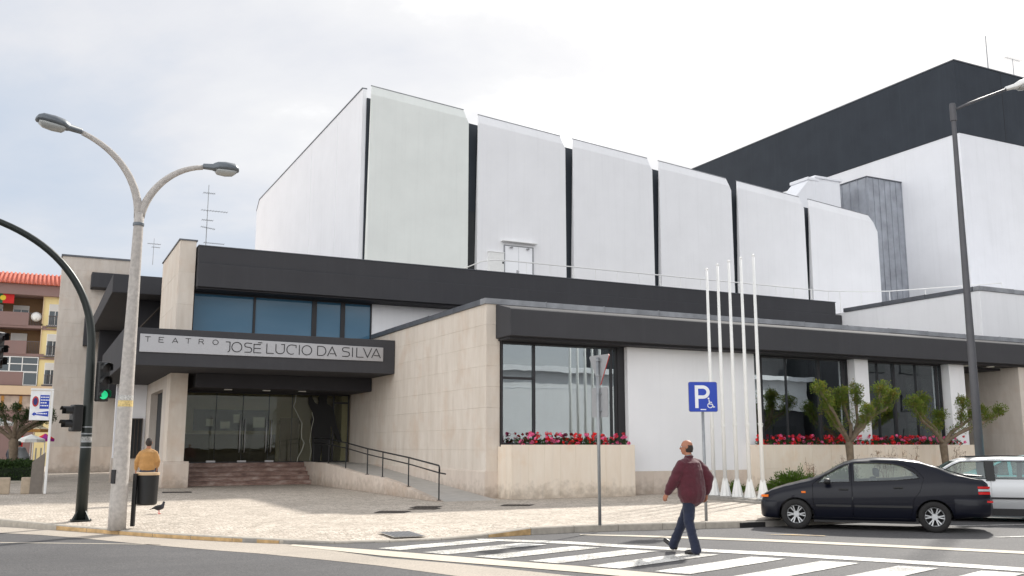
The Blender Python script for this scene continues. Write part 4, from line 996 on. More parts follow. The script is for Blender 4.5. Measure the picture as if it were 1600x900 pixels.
pl = plate([(-.24, 2.68), (-.26, 2.65), (-.26, 2.12), (-.24, 2.09), (.24, 2.09), (.26, 2.12), (.26, 2.65), (.24, 2.68)], .02, M_signb, 'lower_plate')
for z in (3.22, 2.92, 2.55, 2.22):
    m = MB(); m.obox(c+Vector((0, 0, z))-nn*.01, dirn*.07, nn*.012, (0, 0, .014)); m.tube([(10.02, 16.15, z-.014), (10.02, 16.15, z+.014)], .04, 10); part('clamp', m, M_galv, t)
# blue parking sign
M_blue = simple('blue sign face', S(16, 62, 176), .35, 0, .04, 3)
M_signw = simple('white sign print', S(236, 238, 240), .5)
sc = Vector((12.56, 16.09, 0)); a_ = Vector((.90, -.43, 0)).normalized(); n_ = Vector((-a_.y, a_.x, 0))*-1    # face towards the road
t = thing('parking_sign', 'blue parking sign with white P and wheelchair symbol on a grey post', 'road sign', tuple(sc))
m = MB(); m.tube([sc+Vector((0, 0, -.02)), sc+Vector((0, 0, 2.3))], .032, 12); part('post', m, M_galv, t, smooth=True)
def flat(parent, outline, off, thick, mat, name, org=None):
    m = MB(); o = org or (sc+Vector((0, 0, 2.545))+n_*.045); P = [o+a_*x+Vector((0, 0, z))+n_*off for x, z in outline]; Q = [p+n_*thick for p in P]; n = len(P); m.v = [tuple(p) for p in P+Q]
    m.f = [tuple(range(n)), tuple(reversed(range(n, 2*n)))]+[(i, n+i, n+(i+1) % n, (i+1) % n) for i in range(n)]; m.mi = [0]*(n+2)
    return part(name, m, mat, parent)
def rr(w, h, r, k=5): return [(sx*(w-r)+r*math.cos(a), sz*(h-r)+r*math.sin(a)) for sx, sz, a0 in ((1, 1, 0), (-1, 1, 90), (-1, -1, 180), (1, -1, 270)) for a in [R(a0+90*i/k) for i in range(k+1)]]
bd = flat(t, rr(.305, .315, .04), 0, .022, M_signb, 'sign_plate')
fc = flat(bd, rr(.298, .308, .036), .0222, .002, M_blue, 'sign_face')
Pg = [(-.17, -.235), (-.10, -.235), (-.10, -.04), (-.0, -.04)]+arc(-.0, .10, .145, .14, -88, 88, 12)+[(-.17, .24)]
hole = [(-.10, .035), (-.005, .035)]+arc(-.005, .105, .072, .068, -80, 80, 8)+[(-.10, .175)]
# P as quads between outer and inner bowl
m = MB(); o = sc+Vector((0, 0, 2.545))+n_*.071
def q2(pts): m.face([o+a_*x+Vector((0, 0, z)) for x, z in pts])
q2([(-.17, -.235), (-.10, -.235), (-.10, .24), (-.17, .24)]); q2([(-.10, -.04), (0, -.04), (0, .03), (-.10, .03)]); q2([(-.10, .17), (0, .17), (0, .24), (-.10, .24)])
ou = arc(0, .10, .145, .14, -90, 90, 12); iu = arc(0, .10, .075, .07, -90, 90, 12)
for i in range(12): q2([ou[i], ou[i+1], iu[i+1], iu[i]])
part('letter', m, M_signw, bd, fix=False)
m = MB()
for x in ([(.13, -.02)]): pass
for pa in ([(.125, -.06), (.13, -.15), (.19, -.155), (.215, -.215), (.235, -.21)], [(.128, -.11), (.175, -.115)]):
    for (x0, z0), (x1, z1) in zip(pa[:-1], pa[1:]):
        d = Vector((x1-x0, z1-z0)).normalized()*.010; q2([(x0-d.y, z0+d.x), (x1-d.y+d.x, z1+d.x+d.y), (x1+d.y+d.x, z1-d.x+d.y), (x0+d.y, z0-d.x)])
wa = arc(.145, -.18, .06, .056, 120, 370, 14); wb = arc(.145, -.18, .043, .04, 120, 370, 14)
for i in range(14): q2([wa[i], wa[i+1], wb[i+1], wb[i]])
q2([(.115+.02*math.cos(k), -.035+.02*math.sin(k)) for k in [i*math.pi/4 for i in range(8)]])
q2([(-.06, -.255), (.06, -.255), (.06, -.275), (-.06, -.275)])
part('wheelchair_symbol', m, M_signw, bd, fix=False)
# five flagpoles on a stone plinth
m = MB(); m.box(17.35, 18.6, 20.0, 23.1, -.02, .06); m.box(17.5, 18.45, 20.15, 22.95, .06, .10)
own('flagpole_plinth', m, M_conc, 'low stone plinth carrying the five white flagpoles', 'plinth', (17.9, 21.5, 0))
def flagpole(y, h, lab):
    x = 17.95; t = thing('flagpole', lab, 'flagpole', (x, y, .1), group='row of white flagpoles')
    m = MB(); m.tube([(x, y, .35), (x, y, h*.5), (x, y, h)], [.058, .05, .036], 12); m.ball((x, y, h+.02), .045, 10, 6); part('pole', m, M_wpaint, t, smooth=True)
    m = MB()
    for k in range(8):
        a = math.pi*k/4+.2; d = Vector((math.cos(a), math.sin(a), 0)); s = Vector((-d.y, d.x, 0))*.008; b = Vector((x, y, 0))
        m.face([b+d*.04+Vector((0, 0, .62)), b+d*.065+Vector((0, 0, .6)), b+d*.165+Vector((0, 0, .11)), b+d*.04+Vector((0, 0, .11))])
    m.lathe([(.05, .64), (.065, .6), (.165, .12), (.19, .12), (.19, .102), (.05, .102)], (x, y, 0), 4, cap=False)
    part('base', m, M_wpaint, t, fix=False)
    m = MB(); P = [Vector((x+.06*math.cos(a)+random.uniform(-.02, .02), y+.06*math.sin(a), 2.1+random.uniform(-.06, .06))) for a in [i*.9 for i in range(22)]]; m.tube(P, .008, 5); m.tube([(x-.05, y-.03, 2.1), (x-.055, y-.03, h-.1)], .004, 4)
    part('halyard', m, M_wpaint, t)
for y, h, l in ((22.58, 6.79, 'leftmost of the five white flagpoles, nearest the blue sign'), (22.07, 6.84, 'second white flagpole from the left in the row of five'), (21.55, 6.86, 'middle one of the five white flagpoles'), (21.02, 6.86, 'fourth white flagpole from the left in the row of five'), (20.48, 6.84, 'rightmost white flagpole, beside the nose of the black car')):
    flagpole(y, h, l)
# grey street lamp at the right
X0, Y0 = 21.66, 16.53
t = thing('street_lamp', 'tall dark grey street lamp with one arm behind the parked cars', 'street lamp', (X0, Y0, 0))
M_lpost = simple('dark grey lamp post paint', S(84, 84, 88), .5, .2, .08, 4)
m = MB(); m.tube([(X0, Y0, -.1), (X0, Y0, 3), (X0+.02, Y0, 10.3), (X0+.02, Y0, 10.68)], [.115, .105, .058, .058], 18); part('pole', m, M_lpost, t, smooth=True)
m = MB(); m.tube([(X0+.02, Y0, 10.5), (X0+.42, Y0-.2, 10.70), (X0+1.4, Y0-.68, 11.12)], .038, 10); part('arm', m, M_lpost, t, smooth=True)
m = MB(); m.lathe([(.066, 10.2), (.082, 10.21), (.082, 10.66), (.066, 10.7)], (X0+.02, Y0, 0), 16); part('collar', m, M_lpost, t)
lamp_head(t, (X0+1.36, Y0-.66, 11.10), (.87, -.44, .26), 1.0, .26, M_wpaint)
# information sign with arrow and stone totem, bollards
t = thing('information_sign', 'white framed sign with no-parking roundel, blue panels and arrow', 'sign', (.47, 34.3, 0))
m = MB(); m.box(.44, .52, 34.26, 34.34, 0, 3.28); m.box(-.16, .52, 34.255, 34.345, 3.281, 3.35); part('post', m, M_wpaint, t, bevel=.015)
m = MB(); m.box(-.15, .435, 34.27, 34.33, 2.33, 3.27); ip = part('sign_panel', m, M_signw, t, bevel=.01)
m = MB(); m.prism(arc(.0, 2.93, .095, .17, 0, 360, 20), 1, 34.262, 34.2699); part('roundel', m, M_signr, ip)
m = MB(); m.prism(arc(.0, 2.93, .062, .12, 0, 360, 20), 1, 34.257, 34.2618); part('roundel_centre', m, simple('navy sign print', S(40, 44, 110), .5), ip)
m = MB(); m.box(.13, .40, 34.262, 34.2699, 2.70, 3.14); bp = part('blue_panel', m, M_blue, ip)
m = MB(); m.prism([(-.08, 2.52), (.0, 2.60), (.0, 2.56), (.40, 2.63), (.40, 2.45), (.0, 2.50), (.0, 2.46)], 1, 34.262, 34.2699); part('arrow', m, M_blue, ip)
for z, w in ((3.07, .2), (2.98, .23), (2.89, .18), (2.80, .2)):
    m = MB(); x = .15
    while x < .15+w: 
        l = random.uniform(.025, .06); m.box(x, x+l, 34.258, 34.2615, z-.018, z+.018); x += l+.012
    part('text_line', m, M_signw, ip, kind='stuff')
m = MB(); x = .05
while x < .34: l = random.uniform(.02, .05); m.box(x, x+l, 34.258, 34.2615, 2.525, 2.56); x += l+.01
part('text_line', m, M_signw, ip, kind='stuff')
M_sandst = simple('sandstone block', S(178, 162, 142), .85, 0, .12, 6, bmp=.3)
m = MB(); m.prism([(.03, -.01), (.40, -.01), (.42, 1.31), (.05, 1.0)], 1, 34.45, 34.8); tt = own('stone_totem', m, simple('dark granite totem', S(120, 112, 104), .6, 0, .1, 8), 'grey slanted-top totem standing behind the white sign post', 'totem', (.2, 34.6, 0))
for x, y, l in ((-.72, 34.75, 'pale stone bollard cut by the left edge'), (-.03, 34.7, 'pale stone bollard just left of the grey totem')):
    m = MB(); w = .19; m.prism([(x-w, y-w), (x+w, y-w), (x+w, y+w), (x-w, y+w)], 2, 0, .52); b = own('stone_bollard', m, M_sandst, l, 'bollard', (x, y, 0), group='square stone bollards')
    bv = b.modifiers.new('bevel', 'BEVEL'); bv.width = .025; bv.segments = 2
# cafe parasols and red banners
def parasol(x, y, h, w, drop, cols, label, edge):
    t = thing('parasol', label, 'parasol', (x, y, 0)); m = MB(); m.tube([(x, y, 0), (x, y, h)], .025, 8); part('pole', m, M_wpaint, t)
    m = MB(); N = 8; P = [(x+w*math.cos(2*math.pi*k/N+.39), y+w*math.sin(2*math.pi*k/N+.39), h-drop) for k in range(N)]
    for k in range(N): m.face([(x, y, h), P[k], P[(k+1) % N]]); m.mi[-1] = k % len(cols)
    part('canopy', m, cols, t, fix=False)
    m = MB()
    for k in range(N):
        a, b = P[k], P[(k+1) % N]; m.face([a, b, (b[0], b[1], b[2]-.14), (a[0], a[1], a[2]-.14)])
    part('valance', m, edge, t, fix=False)
M_beige = simple('beige canvas', S(214, 200, 168), .9); M_tan = simple('tan canvas edge', S(176, 128, 70), .9); M_purp = simple('purple canvas', S(170, 50, 150), .9); M_cwhite = simple('white canvas', S(236, 236, 232), .9)
parasol(.05, 50.2, 2.62, .66, .34, [M_beige], 'beige parasol with tan edge, uppermost at the cafe', M_tan)
parasol(-.05, 48.4, 2.02, .62, .22, [M_cwhite], 'white parasol below the beige one at the cafe', M_cwhite)
parasol(.55, 51.8, 2.1, .45, .25, [M_red, M_purp], 'small red and purple parasol next to the stone wall', M_purp)
parasol(-1.6, 52.5, 2.9, .8, .3, [M_cwhite], 'white parasol seen through the tree at the left edge', M_cwhite)
for x, l in ((-.62, 'left one of the two thin red posts at the cafe'), (-.42, 'right one of the two thin red posts at the cafe')):
    m = MB(); m.box(x-.04, x+.04, 49, 49.08, 0, 2.1); own('red_post', m, M_red, l, 'post', (x, 49, 0))
for x in (.2, .42): 
    m = MB(); m.box(x-.03, x+.03, 52.6, 52.66, 0, 1.4); m.box(x-.2, x+.2, 52.6, 52.66, .6, .66); own('cafe_chair', m, M_galv, 'grey metal frame of cafe furniture beside the stone wall', 'chair', (x, 52.6, 0), group='cafe furniture frames')
# television aerials and rods on the roofs
def aerial(x, y, z0, z1, els, label, r=.02):
    t = thing('roof_aerial', label, 'aerial', (x, y, z0)); m = MB(); m.tube([(x, y, z0), (x, y, z1)], [r, r*.6], 6); part('mast', m, M_galv, t)
    for z, l0, l1, dy in els:
        m = MB(); m.tube([(x+l0, y+dy*l0, z), (x+l1, y+dy*l1, z)], .014, 5)
        k = l0
        while k <= l1+.001:
            m.tube([(x+k, y-.22+dy*k, z), (x+k, y+.22+dy*k, z)], .008, 4); k += max(.09, (l1-l0)/9)
        part('boom', m, M_galv, t)
aerial(7.3, 50, 8.6, 15.0, [(14.55, -.25, .35, 0), (13.62, -.3, 1.0, 0), (13.1, -.25, .3, 0), (12.7, -.3, .45, .5), (11.9, -.1, .9, 0)], 'tall television aerial on the roof left of the white block', .03)
aerial(5.78, 60.5, 12.4, 14.05, [(13.7, -.35, .4, 0), (13.5, -.1, .35, 0)], 'thin television aerial above the far stone wall', .02)
aerial(59.2, 42, 26.4, 30.6, [], 'slim lightning rod on the dark tower roof', .05)
aerial(62.0, 42, 26.4, 29.4, [(29.35, -.8, .8, 0)], 'small aerial on the dark tower at the right edge', .035)

# ================================================================== APARTMENT BLOCK
A = thing('apartment_block', 'brown and yellow apartment block with orange tiled roof at the left', 'building', (-4, 80, 0))
M_yel2 = render_mat('pale yellow render', S(232, 214, 160), .03, .2, .05); M_brn = simple('brown tiled wall', S(120, 92, 62), .7, 0, .2, 22, world=True); M_mau = render_mat('mauve brown render', S(142, 118, 114), .04, .2, .08); M_bei = render_mat('beige render band', S(214, 190, 160), .03, .2, .05)
M_tile = simple('orange clay tile', S(186, 96, 74), .8, 0, .22, 5, world=True); M_shut = simple('white roller shutter', S(206, 204, 200), .7, 0, .03, 3)
fl = [(9.05, 11.8), (6.2, 9.05)]
m = MB(); m.box(-14, .02, 81.5, 92, 4.2, 13.2); part('wall', m, M_brn, A)
m = MB(); m.box(.02, 5, 80, 92, 0, 13.0); part('wall', m, M_yel2, A, label='pale yellow corner wall')
m = MB(); m.box(-14.1, 5.1, 79.5, 92, 12.75, 13.55); part('eaves_band', m, M_mau, A)
m = MB(); m.prism([(79.2, 13.56), (92.5, 13.56), (85.8, 15.35)], 0, -14.3, 5.3); rf = part('roof', m, M_tile, A)
for k in range(64):
    x = -14.2+.3*k
    if x < -4.6: continue
    m = MB(); m.tube([(x, 79.1, 13.58), (x, 85.7, 15.38)], .085, 6, sq=(1, .8)); part('roof_tile', m, M_tile, rf, smooth=True, fix=False)
M_railg = simple('grey balcony bars', S(96, 88, 88), .6)
def shutterwin(x0, x1, z0, z1, y, par, sh):
    f = window(par, x0, x1, z0, z1, y, [((x0+x1)/2, .05)], [], glass=M_glassg, mat=M_wpaint, fw=.05, depth=.06)
    m = MB(); m.box(x0+.03, x1-.03, y-.015, y-.002, z1-(z1-z0)*sh, z1-.02); part('shutter', m, M_shut, f)
for zf, zc, sh in ((10.5, 12.74, .3), (8.35, 10.35, .95)):
    m = MB(); m.box(-14, .3, 79.95, 81.5, zf-.22, zf-.0); part('balcony_slab', m, M_mau, A)
    m = MB(); m.box(-14, -.92, 79.9, 80.02, zf-.05, zf+.95); part('balcony_parapet', m, M_mau, A)
    for k in range(9):
        m = MB(); x = -.9+.11*k; m.box(x, x+.03, 79.93, 79.96, zf, zf+.9); part('balcony_bar', m, M_railg, A)
    m = MB(); m.box(-.91, .02, 79.92, 79.97, zf+.901, zf+.95); part('balcony_rail', m, M_railg, A)
    m = MB(); m.box(-.02, .04, 79.9, 81.5, zf, zc+.3); part('pier', m, M_bei, A)
    shutterwin(-2.05, -.95, zf+.55, zf+1.65, 81.45, A, sh); shutterwin(-3.9, -2.75, zf+.55, zf+1.65, 81.45, A, sh)
for zf in (10.45, 8.15, 5.95):
    f = window(A, .42, 1.3, zf+.1, zf+1.75, 79.96, [(.86, .04)], [], glass=M_glassg, mat=M_wpaint, fw=.05, depth=.05)
    m = MB(); m.box(.46, 1.26, 79.94, 79.955, zf+1.2, zf+1.72); part('shutter', m, M_shut, f)
    for k in range(6):
        m = MB(); m.box(.45+.14*k, .48+.14*k, 79.86, 79.89, zf+.1, zf+.8); part('balcony_bar', m, M_railg, A)
    m = MB(); m.box(.42, 1.3, 79.84, 79.9, zf+.80, zf+.84); m.box(.3, 1.3, 79.8, 79.93, zf-.03, zf+.09); part('balcony_rail', m, M_railg, A, kind='stuff')
for z in (10.2, 7.95): 
    m = MB(); m.box(.0, 5, 79.9, 79.999, z, z+.12); part('string_course', m, M_mau, A)
# glazed balcony
m = MB(); m.box(-14, .0, 79.98, 81.5, 5.9, 8.12); part('balcony_wall', m, M_int, A)
f = window(A, -4.6, -.02, 6.95, 8.1, 79.9, [(-3.3, .06), (-1.95, .1), (-1.1, .06)], [(-4.6, 0, 7.55)], glass=M_glassg, mat=M_wpaint, fw=.06, depth=.07)
window(A, -.98, -.02, 5.95, 6.94, 79.9, [], [], glass=M_glassg, mat=M_wpaint, fw=.05, depth=.07)
m = MB(); m.box(-14, -1.0, 79.88, 79.97, 5.95, 6.94); part('balcony_parapet', m, M_mau, A)
m = MB(); m.box(-14.1, 5.05, 79.6, 80.0, 5.25, 5.9); part('beige_band', m, M_bei, A)
m = MB(); m.box(-14, 5, 80.01, 81, 0, 5.25); part('ground_floor', m, M_mau, A)
m = MB(); m.box(-14, .2, 79.9, 80.0, 4.1, 5.15); sf = part('shop_fascia', m, simple('grey orange shop panels', S(176, 160, 148), .7, 0, .25, 2, world=True), A)
for x in (-2.3, -1.1): 
    m = MB(); m.box(x, x+.2, 79.86, 79.899, 4.1, 5.15); part('orange_strip', m, M_tan, sf)
t = thing('satellite_dish', 'white satellite dish on the upper balcony bars', 'satellite dish', (-.42, 79.75, 11.1))
m = MB(); m.lathe([(0, .1), (.2, .06), (.36, 0), (.37, 0), (.2, .075), (0, .12)], (0, 0, 0), 20, cap=False); m.v = [(x-.42, 79.7+z*-1+.1, 11.15+y) for x, y, z in m.v]; part('dish', m, M_wpaint, t, smooth=True)
m = MB(); m.tube([(-.42, 79.85, 10.8), (-.42, 79.7, 11.0)], .03, 6); part('bracket', m, M_galv, t)
t = thing('national_flag', 'green and red flag with yellow emblem hanging above the top balcony', 'flag', (-2.7, 79.7, 12.2))
for x0, x1, mt, nm in ((-3.6, -2.75, simple('green flag cloth', S(30, 92, 62), .9), 'green_field'), (-2.749, -2.0, simple('red flag cloth', S(190, 40, 40), .9), 'red_field')):
    m = MB(); m.box(x0, x1, 79.7, 79.72, 12.05, 12.85); part(nm, m, mt, t)
m = MB(); m.prism(arc(-2.75, 12.45, .2, .2, 0, 360, 16), 1, 79.69, 79.699); part('emblem', m, simple('yellow emblem', S(214, 190, 60), .9), t)

# ================================================================== BUILDINGS OPPOSITE (behind the viewer; mirrored in the panes)
t = thing('building_opposite', 'white building across the street seen mirrored in the shop windows', 'building', (30, -14, 0))
m = MB(); m.box(8, 63, -22, -14, 4.6, 7.2); m.box(8, 46, -22, -14, 1.2, 4.6); part('wall', m, M_white, t)
m = MB(); m.box(8.2, 62.8, -22, -14.3, 0, 4.59); part('ground_floor', m, M_dark, t)
m = MB(); m.box(7.6, 63.4, -22, -13.4, 7.2, 7.6); part('cornice', m, M_wbright, t)
m = MB(); m.box(8.05, 62.95, -21.9, -13.98, 5.9, 6.0); part('band', m, M_wbright, t)
m = MB(); m.box(44, 62, -22, -15.5, 7.6, 12.5); part('upper_storey', m, M_dark, t)
for k in range(4):
    m = MB(); x = 47+4*k; m.box(x, x+2.6, -14.29, -14.22, 1.0, 3.2); part('window', m, M_int, t)
t = thing('building_opposite', 'taller dark building across the street mirrored in the right window', 'building', (80, -10, 0))
m = MB(); m.box(64, 115, -22, -10, 0, 11); part('wall', m, M_dark, t)
for k in range(8):
    for z in (1.2, 4.6, 8.0):
        m = MB(); x = 66+4.4*k; m.box(x, x+2.6, -9.99, -9.93, z, z+1.8); part('window', m, M_int, t)
def roundtree(loc, r, h, label, seed):
    random.seed(seed); t = thing('tree', label, 'tree', loc); L = Vector(loc); m = MB(); m.tube([L, L+Vector((0, 0, h-r))], [.16, .1], 8)
    for _ in range(9): e = L+Vector((0, 0, h-r*.3))+rv()*r*.7; m.tube([L+Vector((0, 0, h-r*1.5)), e], [.06, .02], 5)
    part('trunk', m, M_bark, t); lf = MB(); 
    for _ in range(28): tuft(lf, L+Vector((0, 0, h-r*.4))+rv()*r*.85, r*.38, 90, .16)
    part('crown', lf, M_leafd, t, fix=False)
roundtree((18.5, 3.0, 0), 1.5, 4.4, 'round clipped tree across the street mirrored in the left shop window', 5)
# ================================================================== CARS
M_blackp = Mt('navy black car paint').set(Base_Color=(.0045, .0055, .012, 1), Roughness=.3, Coat_Weight=.22, Coat_Roughness=.04, Specular_IOR_Level=.22).m
M_silver = Mt('silver car paint').set(Base_Color=S(196, 198, 200), Roughness=.35, Metallic=.35, Coat_Weight=.5, Coat_Roughness=.08).m
M_cyan = Mt('turquoise car paint').set(Base_Color=S(120, 205, 214), Roughness=.3, Coat_Weight=.5).m
M_plast = simple('black car plastic', S(28, 28, 30), .55, 0, .08, 12)
M_tyre = simple('tyre rubber', S(34, 33, 33), .85, 0, .15, 18)
M_alloy = simple('alloy wheel silver', S(196, 198, 200), .35, .35, .05, 10)
M_seat = simple('grey seat fabric', S(70, 72, 76), .9, 0, .1, 12)
M_tail = Mt('red tail lamp').set(Base_Color=(.55, .01, .012, 1), Roughness=.15, Coat_Weight=.5).m
M_clear = Mt('clear lamp glass').set(Base_Color=S(200, 205, 208), Roughness=.12, Metallic=.3).m
M_amber = Mt('amber lamp').set(Base_Color=(.85, .18, .01, 1), Roughness=.2).m
def lerp_tab(tab, x):
    tab = sorted(tab)
    if x <= tab[0][0]: return tab[0][1]
    for (a, b), (c, d) in zip(tab[:-1], tab[1:]):
        if x <= c:
            t = (x-a)/(c-a); t = t*t*(3-2*t)*.35+t*.65
            return b+(d-b)*t
    return tab[-1][1]
TS = bpy.data.scenes.new('workshop')       # empty side scene where modifiers are applied, removed at the end
def evald(o):
    TS.view_layers[0].update(); dg = TS.view_layers[0].depsgraph; return bpy.data.meshes.new_from_object(o.evaluated_get(dg))
def tmp(me, nm='tmp'):
    o = bpy.data.objects.new(nm, me); TS.collection.objects.link(o); return o
def boolop(me, cutters, op='DIFFERENCE', robust=False):
    o = tmp(me)
    cs = []
    for c in cutters:
        k = tmp(c); cs.append(k); b = o.modifiers.new('b', 'BOOLEAN'); b.operation = op; b.object = k; b.solver = 'EXACT'; b.use_self = robust; b.use_hole_tolerant = robust
    r = evald(o)
    for k in cs+[o]: bpy.data.objects.remove(k)
    return r
def car(P, loc, rz, label, paint, detail=True):
    """P: profile tables. local x forward, y left, origin on the ground at mid wheelbase"""
    t = thing('car', label, 'car', loc, rz, local=True)
    T_, B_, W_, Z0 = P['top'], P['belt'], P['plan'], P['sill']
    def ring(x, inset=0.0):
        top, w, bot = lerp_tab(T_, x)-inset, lerp_tab(W_, x)-inset, lerp_tab(Z0, x)+inset*4
        belt = min(lerp_tab(B_, x), top-.035); h = top-belt; wr = w*.945-P['tumble']*h
        hb = belt-bot
        pts = [(0, bot), (w*.80, bot+.002), (w*.93, bot+hb*.04), (w*.972, bot+hb*.16), (w*.994, bot+hb*.38), (w, bot+hb*.60), (w*.994, bot+hb*.80), (w*.98, bot+hb*.93), (w*.955, belt),
               (w*.945-P['tumble']*h*.12, belt+h*.14), (w*.945-P['tumble']*h*.42, belt+h*.45), (wr+.012, belt+h*.74), (wr-.02, belt+h*.88), (wr-.09, belt+h*.955), (wr*.62, belt+h*.988), (wr*.3, top), (0, top+.004)]
        return pts
    def loft(xs, inset=0.0):
        m = MB(); n = None
        for x in xs:
            r = ring(x, inset); full = [(x, y, z) for y, z in r]+[(x, -y, z) for y, z in reversed(r[1:-1])]; n = len(full); m.v += full
        for i in range(len(xs)-1):
            for k in range(n): m.f.append((i*n+k, i*n+(k+1) % n, (i+1)*n+(k+1) % n, (i+1)*n+k)); m.mi.append(0)
        m.f.append(tuple(range(n))); m.f.append(tuple((len(xs)-1)*n+k for k in range(n))); m.mi += [0, 0]
        return m.mesh('loft')
    x0, x1 = P['x0'], P['x1']; N = 86
    xs = [x0+(x1-x0)*i/N for i in range(N+1)]
    body = loft(xs)
    cav = loft([P['cab'][0]+(P['cab'][1]-P['cab'][0])*i/24 for i in range(25)], .045)
    cut = []
    m = MB()
    for wx in P['wheels']:
        for s in (-1, 1): m.lathe([(P['arch'], .50), (P['arch'], 1.2)], (0, 0, 0), 28, axis=1) if False else None
    for wx in P['wheels']:
        for s in (-1, 1):
            mm = MB(); mm.lathe([(P['arch'], .46), (P['arch'], 1.1)], (0, 0, 0), 30, axis=1); mm.v = [(x+wx, y*s, z+P['wr']-.01) for x, y, z in mm.v]; cut.append(mm.mesh('c'))
    cut.append(cav)
    for poly in P['glass']:
        mm = MB(); mm.prism(poly, 1, .3, 1.2); cut.append(mm.mesh('c')); mm = MB(); mm.prism(poly, 1, -1.2, -.3); cut.append(mm.mesh('c'))
    for poly, a, b in P['scr']:
        mm = MB(); mm.prism(poly, 0, a, b); cut.append(mm.mesh('c'))
    shell = boolop(body, cut)
    doors = []
    if detail:
        dc = []
        for poly, nm in P['doors']:
            mm = MB(); mm.prism(poly, 1, .40, 1.3); d = boolop(shell.copy(), [mm.mesh('c')], 'INTERSECT'); doors.append((d, nm))
            cx = sum(p[0] for p in poly)/len(poly); cz = sum(p[1] for p in poly)/len(poly)
            g = .0055; big = [(x+(g if x > cx else -g), z+(g if z > cz else -g)) for x, z in poly]
            mm = MB(); mm.prism(big, 1, .38, 1.35); dc.append(mm.mesh('c'))
        for c_ in dc:
            for tr_ in range(6):
                res = boolop(shell.copy(), [c_.copy()], robust=tr_ > 0)
                if len(res.vertices) > len(shell.vertices)*.5: shell = res; break
                for v_ in c_.vertices: v_.co.x += .0013; v_.co.z += .0007
    src = body.copy(); src.polygons.foreach_set('use_smooth', [True]*len(src.polygons))
    def renorm(me):
        me.polygons.foreach_set('use_smooth', [True]*len(me.polygons)); me.set_sharp_from_angle(angle=R(28))
        o = tmp(me); k = tmp(src); g_ = o.vertex_groups.new(name='out')
        bm_ = bmesh.new(); bm_.from_mesh(src); bm_.normal_update(); from_ = __import__('mathutils').bvhtree.BVHTree.FromBMesh(bm_)
        ids = []
        for v in me.vertices:
            h = from_.find_nearest(v.co)
            if h[3] < .0012 and h[1].dot(v.normal) > .3: ids.append(v.index)
        g_.add(ids, 1.0, 'ADD'); bm_.free()
        d_ = o.modifiers.new('n', 'DATA_TRANSFER'); d_.object = k; d_.use_loop_data = True; d_.data_types_loops = {'CUSTOM_NORMAL'}; d_.loop_mapping = 'POLYINTERP_NEAREST'; d_.vertex_group = 'out'
        r_ = evald(o); bpy.data.objects.remove(o); bpy.data.objects.remove(k); return r_
    def fin(me):
        me = renorm(me)
        me.materials.clear(); me.materials.append(paint); me.polygons.foreach_set('material_index', [0]*len(me.polygons))
        return me
    part('body', fin(shell), paint, t)
    dps = [part('door', fin(d), paint, t) for d, nm in doors]
    # floor pan, cabin floor and seats
    m = MB(); m.box(P['cab'][0]+.1, P['cab'][1]-.1, -.6, .6, .28, .36); part('floor', m, M_plast, t)
    for sx in P['seats']:
        for sy in (-.36, .36):
            m = MB(); m.box(sx-.25, sx+.25, sy-.24, sy+.24, .38, .58); m.prism([(sx-.34, .55), (sx-.20, .55), (sx-.30, 1.02), (sx-.42, 1.02)], 1, sy-.23, sy+.23); m.box(sx-.46, sx-.36, sy-.12, sy+.12, 1.04, 1.20); part('seat', m, M_seat, t, bevel=.03)
    wx = P['seats'][0]+.48; m = MB(); pts = [(wx-.05*math.sin(a)*0+.1*math.cos(a)*.6, .36+.18*math.sin(a), .90+.16*math.cos(a)) for a in [i*math.pi/8 for i in range(17)]]; m.tube(pts, .016, 6, cap=False); m.tube([(wx+.2, .36, .78), (wx, .36, .9)], .02, 6); part('steering_wheel', m, M_plast, t, smooth=True)
    m = MB(); m.prism([(wx+.12, .4), (wx+.35, .4), (wx+.40, P['dash']-.05), (wx+.2, P['dash']-.02), (wx+.12, .78)], 1, -.68, .68); part('dashboard', m, M_plast, t)
    # panes just inside the openings
    def ysurf(x, z):
        r = ring(x)
        for (a, za), (b, zb) in zip(r[8:13], r[9:14]):
            if za <= z <= zb: return a+(b-a)*(z-za)/(zb-za+1e-9)
        return r[8][0]
    for poly in P['glass']:
        for s in (1, -1):
            m = MB(); cx = sum(p[0] for p in poly)/len(poly); cz = sum(p[1] for p in poly)/len(poly)
            big = [(cx+(x-cx)*1.02, cz+(z-cz)*1.03) for x, z in poly]; m.v = [(x, s*(ysurf(x, z)-.014), z) for x, z in big]+[(cx, s*(ysurf(cx, cz)-.014), cz)]
            n = len(poly); m.f = [(i, (i+1) % n, n) for i in range(n)]; m.mi = [0]*n; part('side_window', m, M_cglass, t, smooth=True, fix=False)
            # black rubber edge
            e = MB(); pp = [(x, s*(ysurf(x, z)+.001), z) for x, z in poly]; e.tube(pp+[pp[0]], .009, 5, cap=False); part('window_seal', e, M_plast, t, smooth=True)
    for (poly, a, b), xt in zip(P['scr'], P['scrx']):
        m = MB(); rows = []
        zs = sorted(set(round(z, 3) for _, z in poly)); 
        for k in range(7):
            z = zs[0]-.01+(zs[-1]-zs[0]+.02)*k/6; f = k/6; hw = P['scrw'][0]*(1-f)+P['scrw'][1]*f
            # x where the centre profile reaches z
            lo_, hi_ = xt
            for _ in range(30):
                mid = (lo_+hi_)/2
                if lerp_tab(T_, mid) > z: lo_ = mid
                else: hi_ = mid
            rows.append([(lo_-.012*(1 if xt[1] > xt[0] else -1), hw*q/4, z) for q in range(-4, 5)])
        for r1, r2 in zip(rows[:-1], rows[1:]):
            for q in range(8): m.face([r1[q], r1[q+1], r2[q+1], r2[q]])
        part('windscreen', m, M_cglass, t, smooth=True, fix=False)
